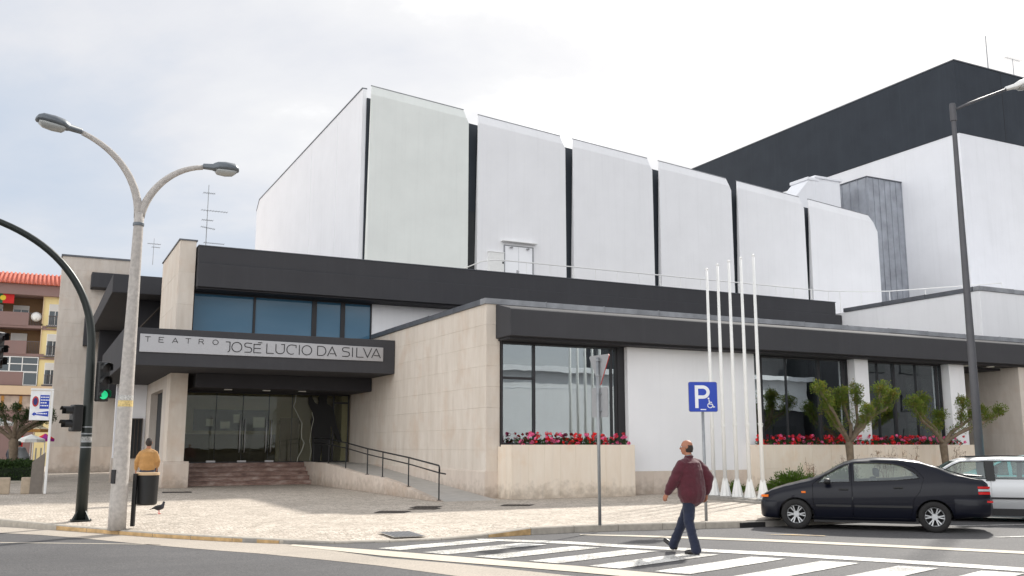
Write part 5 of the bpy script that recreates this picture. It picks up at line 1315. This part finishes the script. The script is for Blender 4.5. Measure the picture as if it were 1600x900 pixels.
    # wheels
    for wx_ in P['wheels']:
        for s in (1, -1):
            r = P['wr']; y = P['track']
            m = MB(); m.lathe([(r*.62, -.085), (r*.66, -.10), (r*.93, -.10), (r*.985, -.08), (r, -.05), (r, .05), (r*.985, .08), (r*.93, .10), (r*.66, .10), (r*.62, .085), (r*.62, -.085)], (0, 0, 0), 40, axis=1, cap=False)
            m.v = [(x+wx_, yy+s*y, z+r) for x, yy, z in m.v]; w = part('wheel', m, M_tyre, t, smooth=True)
            m = MB(); m.lathe([(r*.64, -.09), (r*.64, .07), (r*.60, .095), (r*.585, .088), (r*.58, .05), (r*.55, -.02), (r*.55, -.09)], (0, 0, 0), 36, axis=1, cap=False)
            m.lathe([(.0, .075), (.055, .075), (.065, .06), (.065, .02), (0, .02)], (0, 0, 0), 16, axis=1, cap=False)
            for k in range(P['spokes']):
                a = 2*math.pi*k/P['spokes']; 
                for da in (-.17, .17):
                    d0 = Vector((math.cos(a+da*.6), 0, math.sin(a+da*.6))); d1 = Vector((math.cos(a+da), 0, math.sin(a+da))); q = Vector((-math.sin(a+da), 0, math.cos(a+da)))
                    b = len(m.v)
                    for p, ww, yy in ((d0*.05, .009, .066), (d1*r*.60, .012, .078)):
                        for c, h in ((-1, -.02), (1, -.02), (1, .0), (-1, .0)): m.v.append(tuple(p+q*ww*c+Vector((0, yy+h, 0))))
                    m.f += [(b, b+1, b+5, b+4), (b+1, b+2, b+6, b+5), (b+2, b+3, b+7, b+6), (b+3, b, b+4, b+7)]; m.mi += [0]*4
            m.v = [(x+wx_, yy*s+s*y, z+r) for x, yy, z in m.v]; part('rim', m, M_alloy, w, auto=35)
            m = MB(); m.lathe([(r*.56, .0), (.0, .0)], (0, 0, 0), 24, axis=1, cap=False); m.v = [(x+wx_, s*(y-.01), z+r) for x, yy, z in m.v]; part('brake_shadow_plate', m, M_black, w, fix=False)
    return t, dps, ring, ysurf
BR = dict(x0=-2.12, x1=2.0, tumble=.40,
    top=[(2.0, .50), (1.98, .60), (1.90, .70), (1.75, .778), (1.45, .87), (1.15, .945), (.98, .985), (.90, 1.03), (.30, 1.335), (.10, 1.385), (-.3, 1.42), (-.7, 1.412), (-1.05, 1.37), (-1.35, 1.28), (-1.74, 1.105), (-1.90, 1.045), (-2.02, 1.01), (-2.07, .95), (-2.10, .80), (-2.12, .60)],
    belt=[(2.06, .45), (1.93, .62), (1.5, .755), (1.1, .835), (.9, .865), (0, .895), (-1.0, .945), (-1.5, .97), (-2.12, .95)],
    plan=[(2.0, .54), (1.97, .64), (1.88, .735), (1.7, .80), (1.3, .845), (.5, .865), (-.8, .865), (-1.4, .852), (-1.8, .82), (-2.0, .775), (-2.08, .73), (-2.12, .64)],
    sill=[(2.06, .26), (1.9, .21), (1.6, .19), (1.0, .17), (-1.0, .17), (-1.6, .24), (-2.12, .33)],
    wheels=(1.29, -1.29), arch=.345, wr=.295, track=.755, spokes=6, cab=(1.0, -1.6), dash=.93, seats=(.12, -.72),
    glass=[[(.86, .925), (.24, .945), (.24, 1.285), (.31, 1.27), (.50, 1.175), (.72, 1.05)],
           [(.15, .95), (-.66, .985), (-1.06, 1.03), (-1.01, 1.12), (-.84, 1.235), (-.60, 1.30), (-.30, 1.318), (.15, 1.31)]],
    scr=[([(-.60, 1.04), (.60, 1.04), (.50, 1.315), (-.50, 1.315)], .3, 1.2), ([(-.54, 1.14), (.54, 1.14), (.50, 1.33), (-.50, 1.33)], -1.9, -1.02)],
    scrx=[(.2, 1.0), (-.9, -1.85)], scrw=(.61, .51),
    doors=[([(.92, .25), (.95, .60), (.945, .90), (.62, 1.13), (.44, 1.235), (.30, 1.309), (.208, 1.338), (.208, .25)], 'front'), ([(.19, .25), (.19, 1.335), (-.42, 1.352), (-.78, 1.31), (-1.0, 1.21), (-1.14, 1.03), (-1.05, .78), (-.93, .62), (-.915, .48), (-.85, .25)], 'rear')])
HX = math.atan2(.715, -.699)
cb, dps, ring, ysurf = car(BR, (15.46, 14.63, ROAD), HX, 'black five-door hatchback parked with its nose towards the flagpoles', M_blackp)
def lp(name, m, mat, par=cb, **k): return part(name, m, mat, par, **k)
for d, hx, hz in zip(dps, (.36, -.66), (.80, .845)):
    m = MB(); m.obox((hx, ysurf(hx, .8)*0+.868, hz), (.085, 0, 0), (0, .012, 0), (0, 0, .016)); part('handle', m, M_plast, d, bevel=.008)
for a, b in (((.90, .855), (.23, .855)), ((.17, .855), (-.90, .85))):
    m = MB(); m.box(b[0], a[0], a[1]+.004, a[1]+.018, .455, .50); lp('rub_strip', m, M_plast, dps[0 if a[0] > .5 else 1], bevel=.004)
m = MB(); m.ball((.66, .955, .955), .095, 12, 8, rz=.062); m.v = [(x*1 if abs(x-.66) < .06 else .66+math.copysign(.06, x-.66), y, z) for x, y, z in m.v]; m.box(.62, .70, .84, .90, .93, .955); lp('wing_mirror', m, M_plast, smooth=True)
m = MB(); m.obox((1.13, .862, .735), (.042, 0, 0), (0, .006, 0), (0, 0, .02)); lp('side_indicator', m, M_amber, bevel=.005)
# lamps and bumpers
def wrap(xa, xb, z0, z1, off, mat, name, n=8, rear=False, par=None):
    """strip following the plan outline from x = xa (side) round to xb"""
    m = MB(); pts = []
    for i in range(n+1):
        x = xa+(xb-xa)*i/n; pts.append((x, lerp_tab(BR['plan'], x)))
    for s in (1, -1):
        for (xa_, ya), (xb_, yb) in zip(pts[:-1], pts[1:]):
            sg = 1 if not rear else -1
            b = len(m.v)
            for x, y in ((xa_, ya), (xb_, yb)):
                o = off
                for z in (z0, z1): m.v.append((x+sg*off*.6, s*(y*1.0+off), z)); m.v.append((x-sg*.02, s*(y-.04), z))
            m.f += [(b, b+2, b+6, b+4), (b+2, b+3, b+7, b+6), (b, b+1, b+5, b+4), (b, b+1, b+3, b+2), (b+4, b+5, b+7, b+6)]; m.mi += [0]*5
    return lp(name, m, mat, par or cb)
m = MB()
for z0, z1, mt in ((.845, .885, M_tail), (.795, .835, M_clear), (.735, .785, M_tail)):
    wrap(-1.95, -2.09, z0, z1, .006, mt, 'tail_lamp', rear=True)
# front and rear bumpers as fuller rounded bands
def bumper(xs, z0, z1, off, rear, name):
    """band that follows the body plan, rolled at top and bottom"""
    m = MB(); sg = -1 if rear else 1; P = [(x, lerp_tab(BR['plan'], x)) for x in xs]; e, w = xs[-1], P[-1][1]
    half = P+[(e+sg*.022, w-.05), (e+sg*.040, w-.14), (e+sg*.055, w*.45), (e+sg*.06, 0)]
    full = half+[(x, -y) for x, y in reversed(half[:-1])]; n = len(full); V = [Vector(p) for p in full]; NR = []
    for i in range(n):
        d = (V[min(i+1, n-1)]-V[max(i-1, 0)]).normalized(); nr = Vector((d.y, -d.x))
        if nr.dot(V[i]-Vector((0, 0))) < 0: nr = -nr
        NR.append(nr)
    secs = [(z0, -.05), (z0+.02, -.01), (z0+.08, off+.006), ((z0+z1)/2, off+.012), (z1-.05, off+.008), (z1-.01, off), (z1, -.03)]
    for z, o in secs:
        for i in range(n):
            f = min(1, min(i, n-1-i)/1.5); p = V[i]+NR[i]*(o*f if o > 0 else o); m.v.append((p.x, p.y, z))
    for i in range(len(secs)-1):
        for k in range(n-1): m.f.append((i*n+k, i*n+k+1, (i+1)*n+k+1, (i+1)*n+k)); m.mi.append(0)
    return lp(name, m, M_blackp, smooth=True)
bumper([1.66, 1.72, 1.80, 1.88, 1.95], .21, .56, .006, False, 'front_bumper')
bumper([-1.66, -1.75, -1.86, -1.96, -2.06], .30, .665, .008, True, 'rear_bumper')
m = MB(); m.box(-2.155, -2.142, -.26, .26, .46, .57); lp('number_plate', m, M_signw)
m = MB(); m.obox((-2.06, .755, .60), (.05, -.02, 0), (.006, .012, 0), (0, 0, .018)); lp('rear_reflector', m, M_tail)
m = MB(); m.prism([(1.90, .60), (2.005, .585), (2.0, .64), (1.90, .70)], 1, .34, .60); m.prism([(1.90, .60), (2.005, .585), (2.0, .64), (1.90, .70)], 1, -.60, -.34); hl = lp('headlight', m, M_clear)
m = MB(); m.obox((1.90, .70, .645), (.07, -.03, 0), (.006, .012, 0), (0, 0, .024)); lp('headlight', m, M_amber)
m = MB(); m.prism([(-1.80, 1.11), (-2.02, 1.085), (-2.07, 1.06), (-2.02, 1.055), (-1.80, 1.065)], 1, -.60, .60); lp('tailgate_spoiler', m, M_blackp, bevel=.008)
m = MB(); m.tube([(-1.45, .1, 1.255), (-1.64, .3, 1.17), (-1.76, .42, 1.12)], .009, 5); lp('rear_wiper', m, M_plast)
m = MB(); m.box(-.8, .8, .0, .0, 0, 0) if False else m.tube([(1.05, -.3, .985), (.95, .45, 1.01)], .008, 5); lp('wiper', m, M_plast)
m = MB(); m.obox((-.95, .60, 1.405-.02), (0.0, 0, 0.002), (0, .002, 0), (0, 0, 0.001)) if False else m.box(-1.0, .96, -.78, .78, .15, .26); lp('underbody', m, M_plast)
m = MB(); m.box(1.62, 1.95, -.6, .6, .22, .5); m.box(-1.9, -1.62, -.6, .6, .3, .6); lp('underbody', m, M_plast, kind='stuff')
for s in (1, -1):
    for wx in (1.29, -1.29):
        m = MB(); m.lathe([(.0, .455), (.352, .455), (.352, .80)], (0, 0, 0), 24, axis=1, cap=False); m.v = [(x+wx, s*y, max(.24, z+.285)) for x, y, z in m.v]; lp('wheel_arch_liner', m, M_black, fix=False)
# longer tail: everything behind the rear wheels is stretched back
for ch in [c for c in cb.children_recursive if not c.name.startswith(('wheel', 'rim', 'brake'))]:
    for v in ch.data.vertices:
        if v.co.x < -1.66: v.co.x = -1.66+(v.co.x+1.66)*1.5
# silver estate parked alongside
ES = dict(BR); ES.update(x0=-2.15, x1=2.0, tumble=.30,
    top=[(2.0, .55), (1.95, .70), (1.6, .88), (1.15, .95), (1.0, .99), (.42, 1.33), (.28, 1.375), (-.4, 1.41), (-1.6, 1.39), (-1.85, 1.36), (-1.95, 1.25), (-2.08, 1.0), (-2.12, .85), (-2.15, .6)],
    belt=[(2.0, .5), (1.6, .80), (.9, .88), (-2.15, .90)], plan=[(2.0, .66), (1.9, .76), (1.6, .81), (.5, .83), (-1.5, .83), (-2.0, .79), (-2.15, .70)],
    sill=[(2.0, .26), (1.6, .2), (-1.6, .2), (-2.15, .32)],
    glass=[[(.98, .935), (-.17, .935), (-.17, 1.315), (.32, 1.30), (.48, 1.23)], [(-.33, .935), (-1.02, .935), (-1.02, 1.315), (-.33, 1.32)], [(-1.12, .935), (-1.92, .935), (-1.78, 1.30), (-1.12, 1.31)]],
    scr=[([(-.60, 1.02), (.60, 1.02), (.52, 1.31), (-.52, 1.31)], .4, 1.3), ([(-.6, 1.0), (.6, 1.0), (.54, 1.30), (-.54, 1.30)], -2.3, -1.88)], scrx=[(.3, 1.1), (-1.7, -2.1)], cab=(1.05, -1.85), seats=(.0, -.85),
    doors=[([(1.04, .25), (1.04, .92), (.36, 1.345), (-.24, 1.375), (-.24, .25)], 'f'), ([(-.26, .25), (-.26, 1.372), (-1.08, 1.37), (-1.08, .6), (-.95, .25)], 'r')])
u = Vector((-.699, .715)); lf_ = Vector((-.715, -.699))
ctr = Vector((19.02, 14.29)) + u*.25 - lf_*.83
cs, d2, _, ys2 = car(ES, (ctr.x, ctr.y, ROAD), HX, 'silver estate car behind the black hatchback, cut by the right edge', M_silver)
m = MB(); m.box(-1.7, 1.6, .832, .848, .50, .54); part('rub_strip', m, M_plast, cs)
m = MB(); m.box(-.345, -.165, .70, .818, .90, 1.33); m.v = [(x, y-(z-.9)*.25, z) for x, y, z in m.v]; part('centre_pillar', m, M_plast, cs)
m = MB(); m.box(-1.95, 1.9, -.80, .80, .14, .34); part('underbody', m, M_plast, cs)
for s_ in (1, -1):
    m = MB(); m.tube([(-1.7, s_*.60, 1.41), (-.6, s_*.60, 1.43), (.2, s_*.60, 1.405)], .012, 6); part('roof_rail', m, M_plast, cs)
c3 = ctr - lf_*3.0 - u*1.3
cc, d3, _, _ = car(BR, (c3.x, c3.y, ROAD), HX, 'turquoise car glimpsed through the windows of the silver estate', M_cyan, detail=False)
# ================================================================== PEOPLE AND PIGEON
M_skin = Mt('skin').set(Base_Color=S(166, 112, 86), Roughness=.55).m
M_hair = simple('short dark hair', S(52, 44, 40), .8, 0, .3, 40)
def cloth(name, col, sc=9):
    M = Mt(name); v = pos(M, world=False); f = noise_(M, v, sc, 4)
    M.l(ramp(M, f, [(.3, tuple(c*.85 for c in col[:3])+(1,)), (.7, tuple(c*1.12 for c in col[:3])+(1,))]), M.b.inputs['Base Color']); M.set(Roughness=.85, Sheen_Weight=.2)
    bump(M, noise_(M, v, 16, 4), .5, .03); return M.m
M_maroon = cloth('maroon jacket cloth', S(78, 22, 36)); M_jean = cloth('dark blue denim', S(24, 32, 56)); M_must = cloth('mustard shirt', S(176, 132, 78)); M_grt = cloth('grey trousers', S(62, 62, 72))
M_gry = cloth('grey jacket', S(120, 122, 124)); M_dk = cloth('dark clothes', S(40, 42, 54)); M_shoe = Mt('polished dark shoe').set(Base_Color=(.012, .01, .01, 1), Roughness=.3).m
VQ = [1.0]
def tubes(list_, voxel=.014, sm=4, wr=0, seed=0):
    """closed tapering limbs melted into one skin. each item: (points, radii, (a, b) section factors, side vector)"""
    m = MB()
    for pts, rs, sq, side in list_:
        pts = [Vector(p) for p in pts]; n = 16; rings = []
        # rounded ends
        d0 = (pts[1]-pts[0]).normalized(); d1 = (pts[-1]-pts[-2]).normalized(); P = [pts[0]-d0*rs[0]*.8, pts[0]-d0*rs[0]*.45]+pts+[pts[-1]+d1*rs[-1]*.45, pts[-1]+d1*rs[-1]*.8]; RR = [rs[0]*.35, rs[0]*.82]+list(rs)+[rs[-1]*.82, rs[-1]*.35]
        b = len(m.v); sd = Vector(side)
        for i, p in enumerate(P):
            d = (P[min(i+1, len(P)-1)]-P[max(i-1, 0)]).normalized(); x = (sd-d*sd.dot(d)).normalized(); y = d.cross(x)
            for k in range(n):
                a = 2*math.pi*k/n; m.v.append(tuple(p+x*math.cos(a)*RR[i]*sq[0]+y*math.sin(a)*RR[i]*sq[1]))
        for i in range(len(P)-1):
            for k in range(n): m.f.append((b+i*n+k, b+i*n+(k+1) % n, b+(i+1)*n+(k+1) % n, b+(i+1)*n+k)); m.mi.append(0)
        m.f.append(tuple(b+k for k in range(n))); m.f.append(tuple(b+(len(P)-1)*n+k for k in range(n))); m.mi += [0, 0]
    o = tmp(m.mesh('t')); r = o.modifiers.new('r', 'REMESH'); r.mode = 'VOXEL'; r.voxel_size = voxel*VQ[0]; r.use_smooth_shade = True
    s = o.modifiers.new('s', 'SMOOTH'); s.iterations = sm; s.factor = .6
    me = evald(o); bpy.data.objects.remove(o)
    if wr:
        for v in me.vertices:
            q = noise.noise(Vector(v.co)*9+Vector((seed, 0, 0)))*.5+noise.noise(Vector((v.co.x*6, v.co.y*6, v.co.z*22+seed)))*.5
            v.co += v.normal*q*wr
    return me
def hand(wrist, d, palm, out, sgn):
    """tubes for a relaxed hand: wrist point, direction of fingers, palm normal, thumb side"""
    w, d, pn, th = Vector(wrist), Vector(d).normalized(), Vector(palm).normalized(), Vector(out).normalized()
    L = [([w-d*.02, w+d*.03, w+d*.085], [.024, .032, .036], (1.15, .5), th)]
    for k, (o, l) in enumerate(((.030, .072), (.010, .082), (-.011, .076), (-.030, .058))):
        b = w+d*.085+th*o; c1 = b+d*l*.45+pn*.006; c2 = c1+(d*.75+pn*.65)*l*.35; c3 = c2+(d*.35+pn*.9)*l*.28
        L.append(([b, c1, c2, c3], [.0105, .0098, .009, .0078], (1, 1), th))
    b = w+d*.03+th*.028; L.append(([b, b+th*.022+d*.03+pn*.008, b+th*.026+d*.062+pn*.016], [.0125, .0115, .0095], (1, 1), d))
    return L
def person(label, loc, rz, J, top, legs, mats, hairless=False, glasses=False):
    """J: joints in metres, x forward, y left, z up, feet on z = 0"""
    t = thing('person', label, 'person', loc, rz, local=True); g = lambda k: Vector(J[k])
    top_m, leg_m = mats
    # continuous body: head, neck, trunk, arms, hands, legs
    hd = g('head'); hf = Vector(J.get('look', (1, 0, 0))).normalized(); hs = Vector((-hf.y, hf.x, 0))
    B = [([g('pelvis'), g('waist'), g('chest'), g('neck')-Vector((0, 0, .05))], [.13, .125, .145, .07], (1.15, .75), (0, 1, 0)),
         ([g('neck')-Vector((0, 0, .06)), g('neck'), hd-Vector((0, 0, .06))], [.062, .057, .055], (1, 1), hs),
         ([hd+Vector((0, 0, -.055))+hf*.012, hd+Vector((0, 0, .01)), hd+Vector((0, 0, .055))-hf*.008], [.066, .080, .074], (.96, 1.20), hs),
         ([hd+hf*.055+Vector((0, 0, -.085)), hd+hf*.045+Vector((0, 0, -.05))], [.034, .042], (1.1, .9), hs),
         ([hd+hf*.088+Vector((0, 0, .02)), hd+hf*.108+Vector((0, 0, -.022))], [.009, .015], (.9, 1), hs),
         ([hd+hf*.09+hs*.02+Vector((0, 0, -.058)), hd+hf*.09-hs*.02+Vector((0, 0, -.058))], [.009, .009], (1, 1), (0, 0, 1))]
    for s in (1, -1): B.append(([hd+hs*s*.082+Vector((0, 0, -.03)), hd+hs*s*.088-hf*.012+Vector((0, 0, .022))], [.010, .017], (.5, 1.1), hs))
    for a in ('l', 'r'):
        B.append(([g('sh'+a)-Vector((0, 0, .03)), g('el'+a), g('wr'+a)], [.04, .038, .026], (1, 1), (0, 1, 0)))
        d = (g('wr'+a)-g('el'+a)).normalized(); sgn = 1 if a == 'l' else -1; inward_ = Vector((0, -sgn, 0))
        B += hand(g('wr'+a), d+Vector((0, 0, -.35)), inward_, (1, 0, 0), sgn)
        B.append(([g('hip'+a), g('kn'+a), g('an'+a)], [.085, .056, .042], (1, 1), (0, 1, 0)))
        f = g('toe'+a)-g('an'+a); B.append(([g('an'+a)+Vector((0, 0, -.015)), g('an'+a).lerp(g('toe'+a), .35)+Vector((0, 0, -.012))], [.024, .014], (1.1, .8), (0, 1, 0)))
    me = tubes(B, .010, 3); me.materials.append(M_skin); b = part('body', me, M_skin, t)
    # jacket or shirt
    o = .05 if top == 'jacket' else .012; hem = Vector(J['hem'])
    Jk = [([hem, hem+Vector((0, 0, .05)), g('waist')+Vector((0, 0, .03)), g('chest'), g('chest')+Vector((0, 0, .12)), g('neck')-Vector((0, 0, .045))], [.158+o*1.2, .162+o*1.2, .160+o*1.1, .168+o*.8, .150+o*.4, .074], (1.24, .86), (0, 1, 0))]
    for a in ('l', 'r'):
        sgn = 1 if a == 'l' else -1; sh = g('sh'+a)
        Jk.append(([g('chest')+Vector((0, sgn*.09, .12)), sh+Vector((0, 0, -.012)), sh.lerp(g('el'+a), .5), g('el'+a), g('el'+a).lerp(g('wr'+a), .6), g('wr'+a)-(g('wr'+a)-g('el'+a))*.04], [.08+o*.2, .060+o*.5, .062+o*.7, .056+o*.7, .048+o*.6, .037+o*.4], (1, 1), (0, 1, 0)))
    me = tubes(Jk, .011, 3, .012 if top == 'jacket' else .008, 3); me.materials.append(top_m); jk = part('jacket' if top == 'jacket' else 'shirt', me, top_m, t)
    if top == 'jacket':
        me = tubes([([g('neck')+Vector((math.cos(k)*.062, math.sin(k)*.066, -.025-.012*math.cos(k))) for k in [i*math.pi/6 for i in range(13)]], [.016]*13, (1, 1), (0, 0, 1))], .007, 2); me.materials.append(top_m); part('collar', me, top_m, jk)
        me = tubes([([g('neck')+Vector((math.cos(k)*.056, math.sin(k)*.06, -.002-.012*math.cos(k))) for k in [i*math.pi/6 for i in range(13)]], [.009]*13, (1, 1), (0, 0, 1))], .006, 2); me.materials.append(M_gry); part('shirt_collar', me, M_gry, t)
    # trousers
    Tr = [([g('pelvis')+Vector((0, 0, .10)), g('pelvis'), g('pelvis')-Vector((0, 0, .06))], [.135, .15, .135], (1.15, .86), (0, 1, 0))]
    for a in ('l', 'r'):
        k, an = g('kn'+a), g('an'+a)
        Tr.append(([g('hip'+a)+Vector((0, 0, .02)), g('hip'+a).lerp(k, .5), k, k.lerp(an, .5), an+(k-an).normalized()*.02, an-(k-an).normalized()*.035], [.108, .096, .080, .074, .076, .080], (1, 1), (0, 1, 0)))
    me = tubes(Tr, .011, 3, .014, 8); me.materials.append(leg_m); part('trousers', me, leg_m, t)
    for a in ('l', 'r'):
        an, toe = g('an'+a), g('toe'+a); f = (toe-an); f = (f-Vector((0, 0, 0))).normalized(); heel = an-f*.055+Vector((0, 0, -.045))*1
        dn = Vector(J.get('sole'+a, (0, 0, -1)))
        me = tubes([([an-f*.05+dn*.045, an+f*.05+dn*.040, an.lerp(toe, .75)+dn*.018, toe+dn*.008], [.040, .043, .043, .032], (1.0, .85), (0, 1, 0)), ([an-f*.06+dn*.068, toe+dn*.034], [.022, .022], (1.9, .55), (0, 1, 0))], .007, 2); me.materials.append(M_shoe); part('shoe', me, M_shoe, t)
    # hair
    H = []
    if hairless:   # bald crown: ring of hair round the back and sides
        for k in range(-6, 7):
            a = k*.25; dr_ = -hf*math.cos(a)+hs*math.sin(a); rr_ = .072+.018*abs(math.cos(a)); H.append(([hd+dr_*(rr_-.012)+Vector((0, 0, -.062)), hd+dr_*rr_+Vector((0, 0, -.02)), hd+dr_*(rr_-.002)+Vector((0, 0, .030))], [.020, .021, .014], (1, .62), dr_.cross(Vector((0, 0, 1)))))
    else:
        H.append(([hd-hf*.02+Vector((0, 0, -.02)), hd-hf*.012+Vector((0, 0, .035)), hd+hf*.008+Vector((0, 0, .068))], [.085, .090, .080], (.96, 1.16), hs))
    me = tubes(H, .007, 2, .004, 5); me.materials.append(M_hair); part('hair', me, M_hair, t)
    if glasses:
        m = MB()
        for s in (1, -1):
            c = hd+hf*.098+hs*s*.034+Vector((0, 0, .012)); m.tube([c+hs*.024*math.cos(k)+Vector((0, 0, .018*math.sin(k))) for k in [i*math.pi/6 for i in range(13)]], .002, 5)
            m.tube([c+hs*s*.024, hd+hs*s*.088+hf*.01+Vector((0, 0, .018))], .002, 5)
        part('glasses', m, M_galv, t)
    for s in (1, -1):
        m = MB(); m.ball(hd+hf*.083+hs*s*.034+Vector((0, 0, .012)), .012, 10, 6); part('eye', m, M_signw, t, smooth=True)
    return t
# the man crossing: walking away to the left, left arm forward, right leg leading with its heel down
J1 = dict(pelvis=(0, 0, .90), waist=(.0, 0, 1.04), chest=(.015, 0, 1.26), neck=(.03, 0, 1.50), head=(.06, 0, 1.625), look=(.84, .54, 0), hem=(-.01, 0, .88),
    shl=(.03, .195, 1.375), shr=(.0, -.195, 1.375), ell=(.09, .285, 1.14), wrl=(.25, .29, .92), elr=(-.14, -.275, 1.15), wrr=(-.08, -.29, .91),
    hipl=(-.01, .09, .87), hipr=(.02, -.09, .87), knl=(-.02, .11, .47), knr=(.22, -.06, .48), anl=(-.14, .12, .085), anr=(.40, -.05, .11), toel=(.03, .14, .03), toer=(.57, -.05, .17), solel=(0, 0, -1), soler=(.35, 0, -.94))
hz = math.atan2(.894*.0+0, 1)
head1 = Vector((-.894, .448, 0))*math.cos(R(46))+Vector((.448, .894, 0))*math.sin(R(46))
person('bald man in maroon jacket and jeans walking across the zebra crossing', (9.37, 12.36, ROAD+.012), math.atan2(head1.y, head1.x), J1, 'jacket', 'jeans', (M_maroon, M_jean), True, True)
J2 = dict(pelvis=(0, 0, .88), waist=(0, 0, 1.02), chest=(.0, 0, 1.24), neck=(.01, 0, 1.47), head=(.03, 0, 1.595), hem=(-.01, 0, .97),
    shl=(0, .18, 1.345), shr=(0, -.18, 1.345), ell=(-.03, .27, 1.12), wrl=(.06, .29, .90), elr=(-.03, -.26, 1.12), wrr=(.14, -.22, .95),
    hipl=(0, .09, .85), hipr=(0, -.09, .85), knl=(.02, .10, .47), knr=(.03, -.10, .47), anl=(-.02, .11, .08), anr=(.0, -.11, .08), toel=(.15, .14, .03), toer=(.17, -.14, .03))
VQ[0] = 1.5
person('man in mustard shirt and grey trousers standing with his back turned behind the bin', (2.76, 26.9, 0), R(75), J2, 'shirt', 'trousers', (M_must, M_grt))
VQ[0] = 2.2
person('person in dark clothes standing at the cafe behind the hedge', (-.78, 48.9, 0), R(40), J2, 'shirt', 'trousers', (M_dk, M_dk))
J3 = dict(J2); J3.update(pelvis=(-.05, 0, .78), waist=(.02, 0, .95), chest=(.12, 0, 1.15), neck=(.22, 0, 1.36), head=(.28, 0, 1.48), hem=(-.05, 0, .82), shl=(.17, .2, 1.29), shr=(.17, -.2, 1.29), ell=(.3, .28, 1.05), wrl=(.45, .2, .92), elr=(.28, -.28, 1.05), wrr=(.42, -.2, .92), hipl=(-.05, .09, .76), hipr=(-.05, -.09, .76))
person('person in a grey jacket leaning forward at the cafe above the hedge', (-.28, 47.6, .1), R(150), J3, 'jacket', 'trousers', (M_gry, M_grt))
VQ[0] = 1.0
# pigeon
t = thing('pigeon', 'dark pigeon standing on the sunlit pavement near the litter bin', 'pigeon', (2.69, 23.27, 0), R(-35), local=True)
M_pig = simple('slate pigeon feathers', S(52, 52, 60), .7, 0, .3, 30)
me = tubes([([(-.10, 0, .135), (-.02, 0, .135), (.07, 0, .16)], [.035, .068, .055], (1, .95), (0, 1, 0)), ([(.07, 0, .17), (.10, 0, .22), (.105, 0, .262)], [.045, .030, .026], (1, 1), (0, 1, 0)), ([(.12, 0, .265), (.145, 0, .257)], [.012, .006], (1, 1), (0, 1, 0)), ([(-.10, 0, .13), (-.21, 0, .10)], [.03, .026], (1.2, .35), (0, 1, 0))], .007, 2); me.materials.append(M_pig); part('body', me, M_pig, t)
for s in (1, -1):
    me = tubes([([(.05, s*.055, .165), (-.04, s*.06, .15), (-.15, s*.035, .12)], [.03, .04, .015], (.4, 1), (0, 1, 0))], .006, 1); me.materials.append(M_metal); part('wing', me, M_metal, t)
    m = MB(); m.tube([(-.0, s*.025, .09), (.005, s*.027, .01)], .006, 6)
    for a in (-.5, 0, .5): m.tube([(.005, s*.027, .006), (.005+.035*math.cos(a), s*.027+.035*math.sin(a), .004)], .004, 5)
    part('leg', m, M_red, t)
bpy.data.scenes.remove(TS)
bpy.context.view_layer.update()
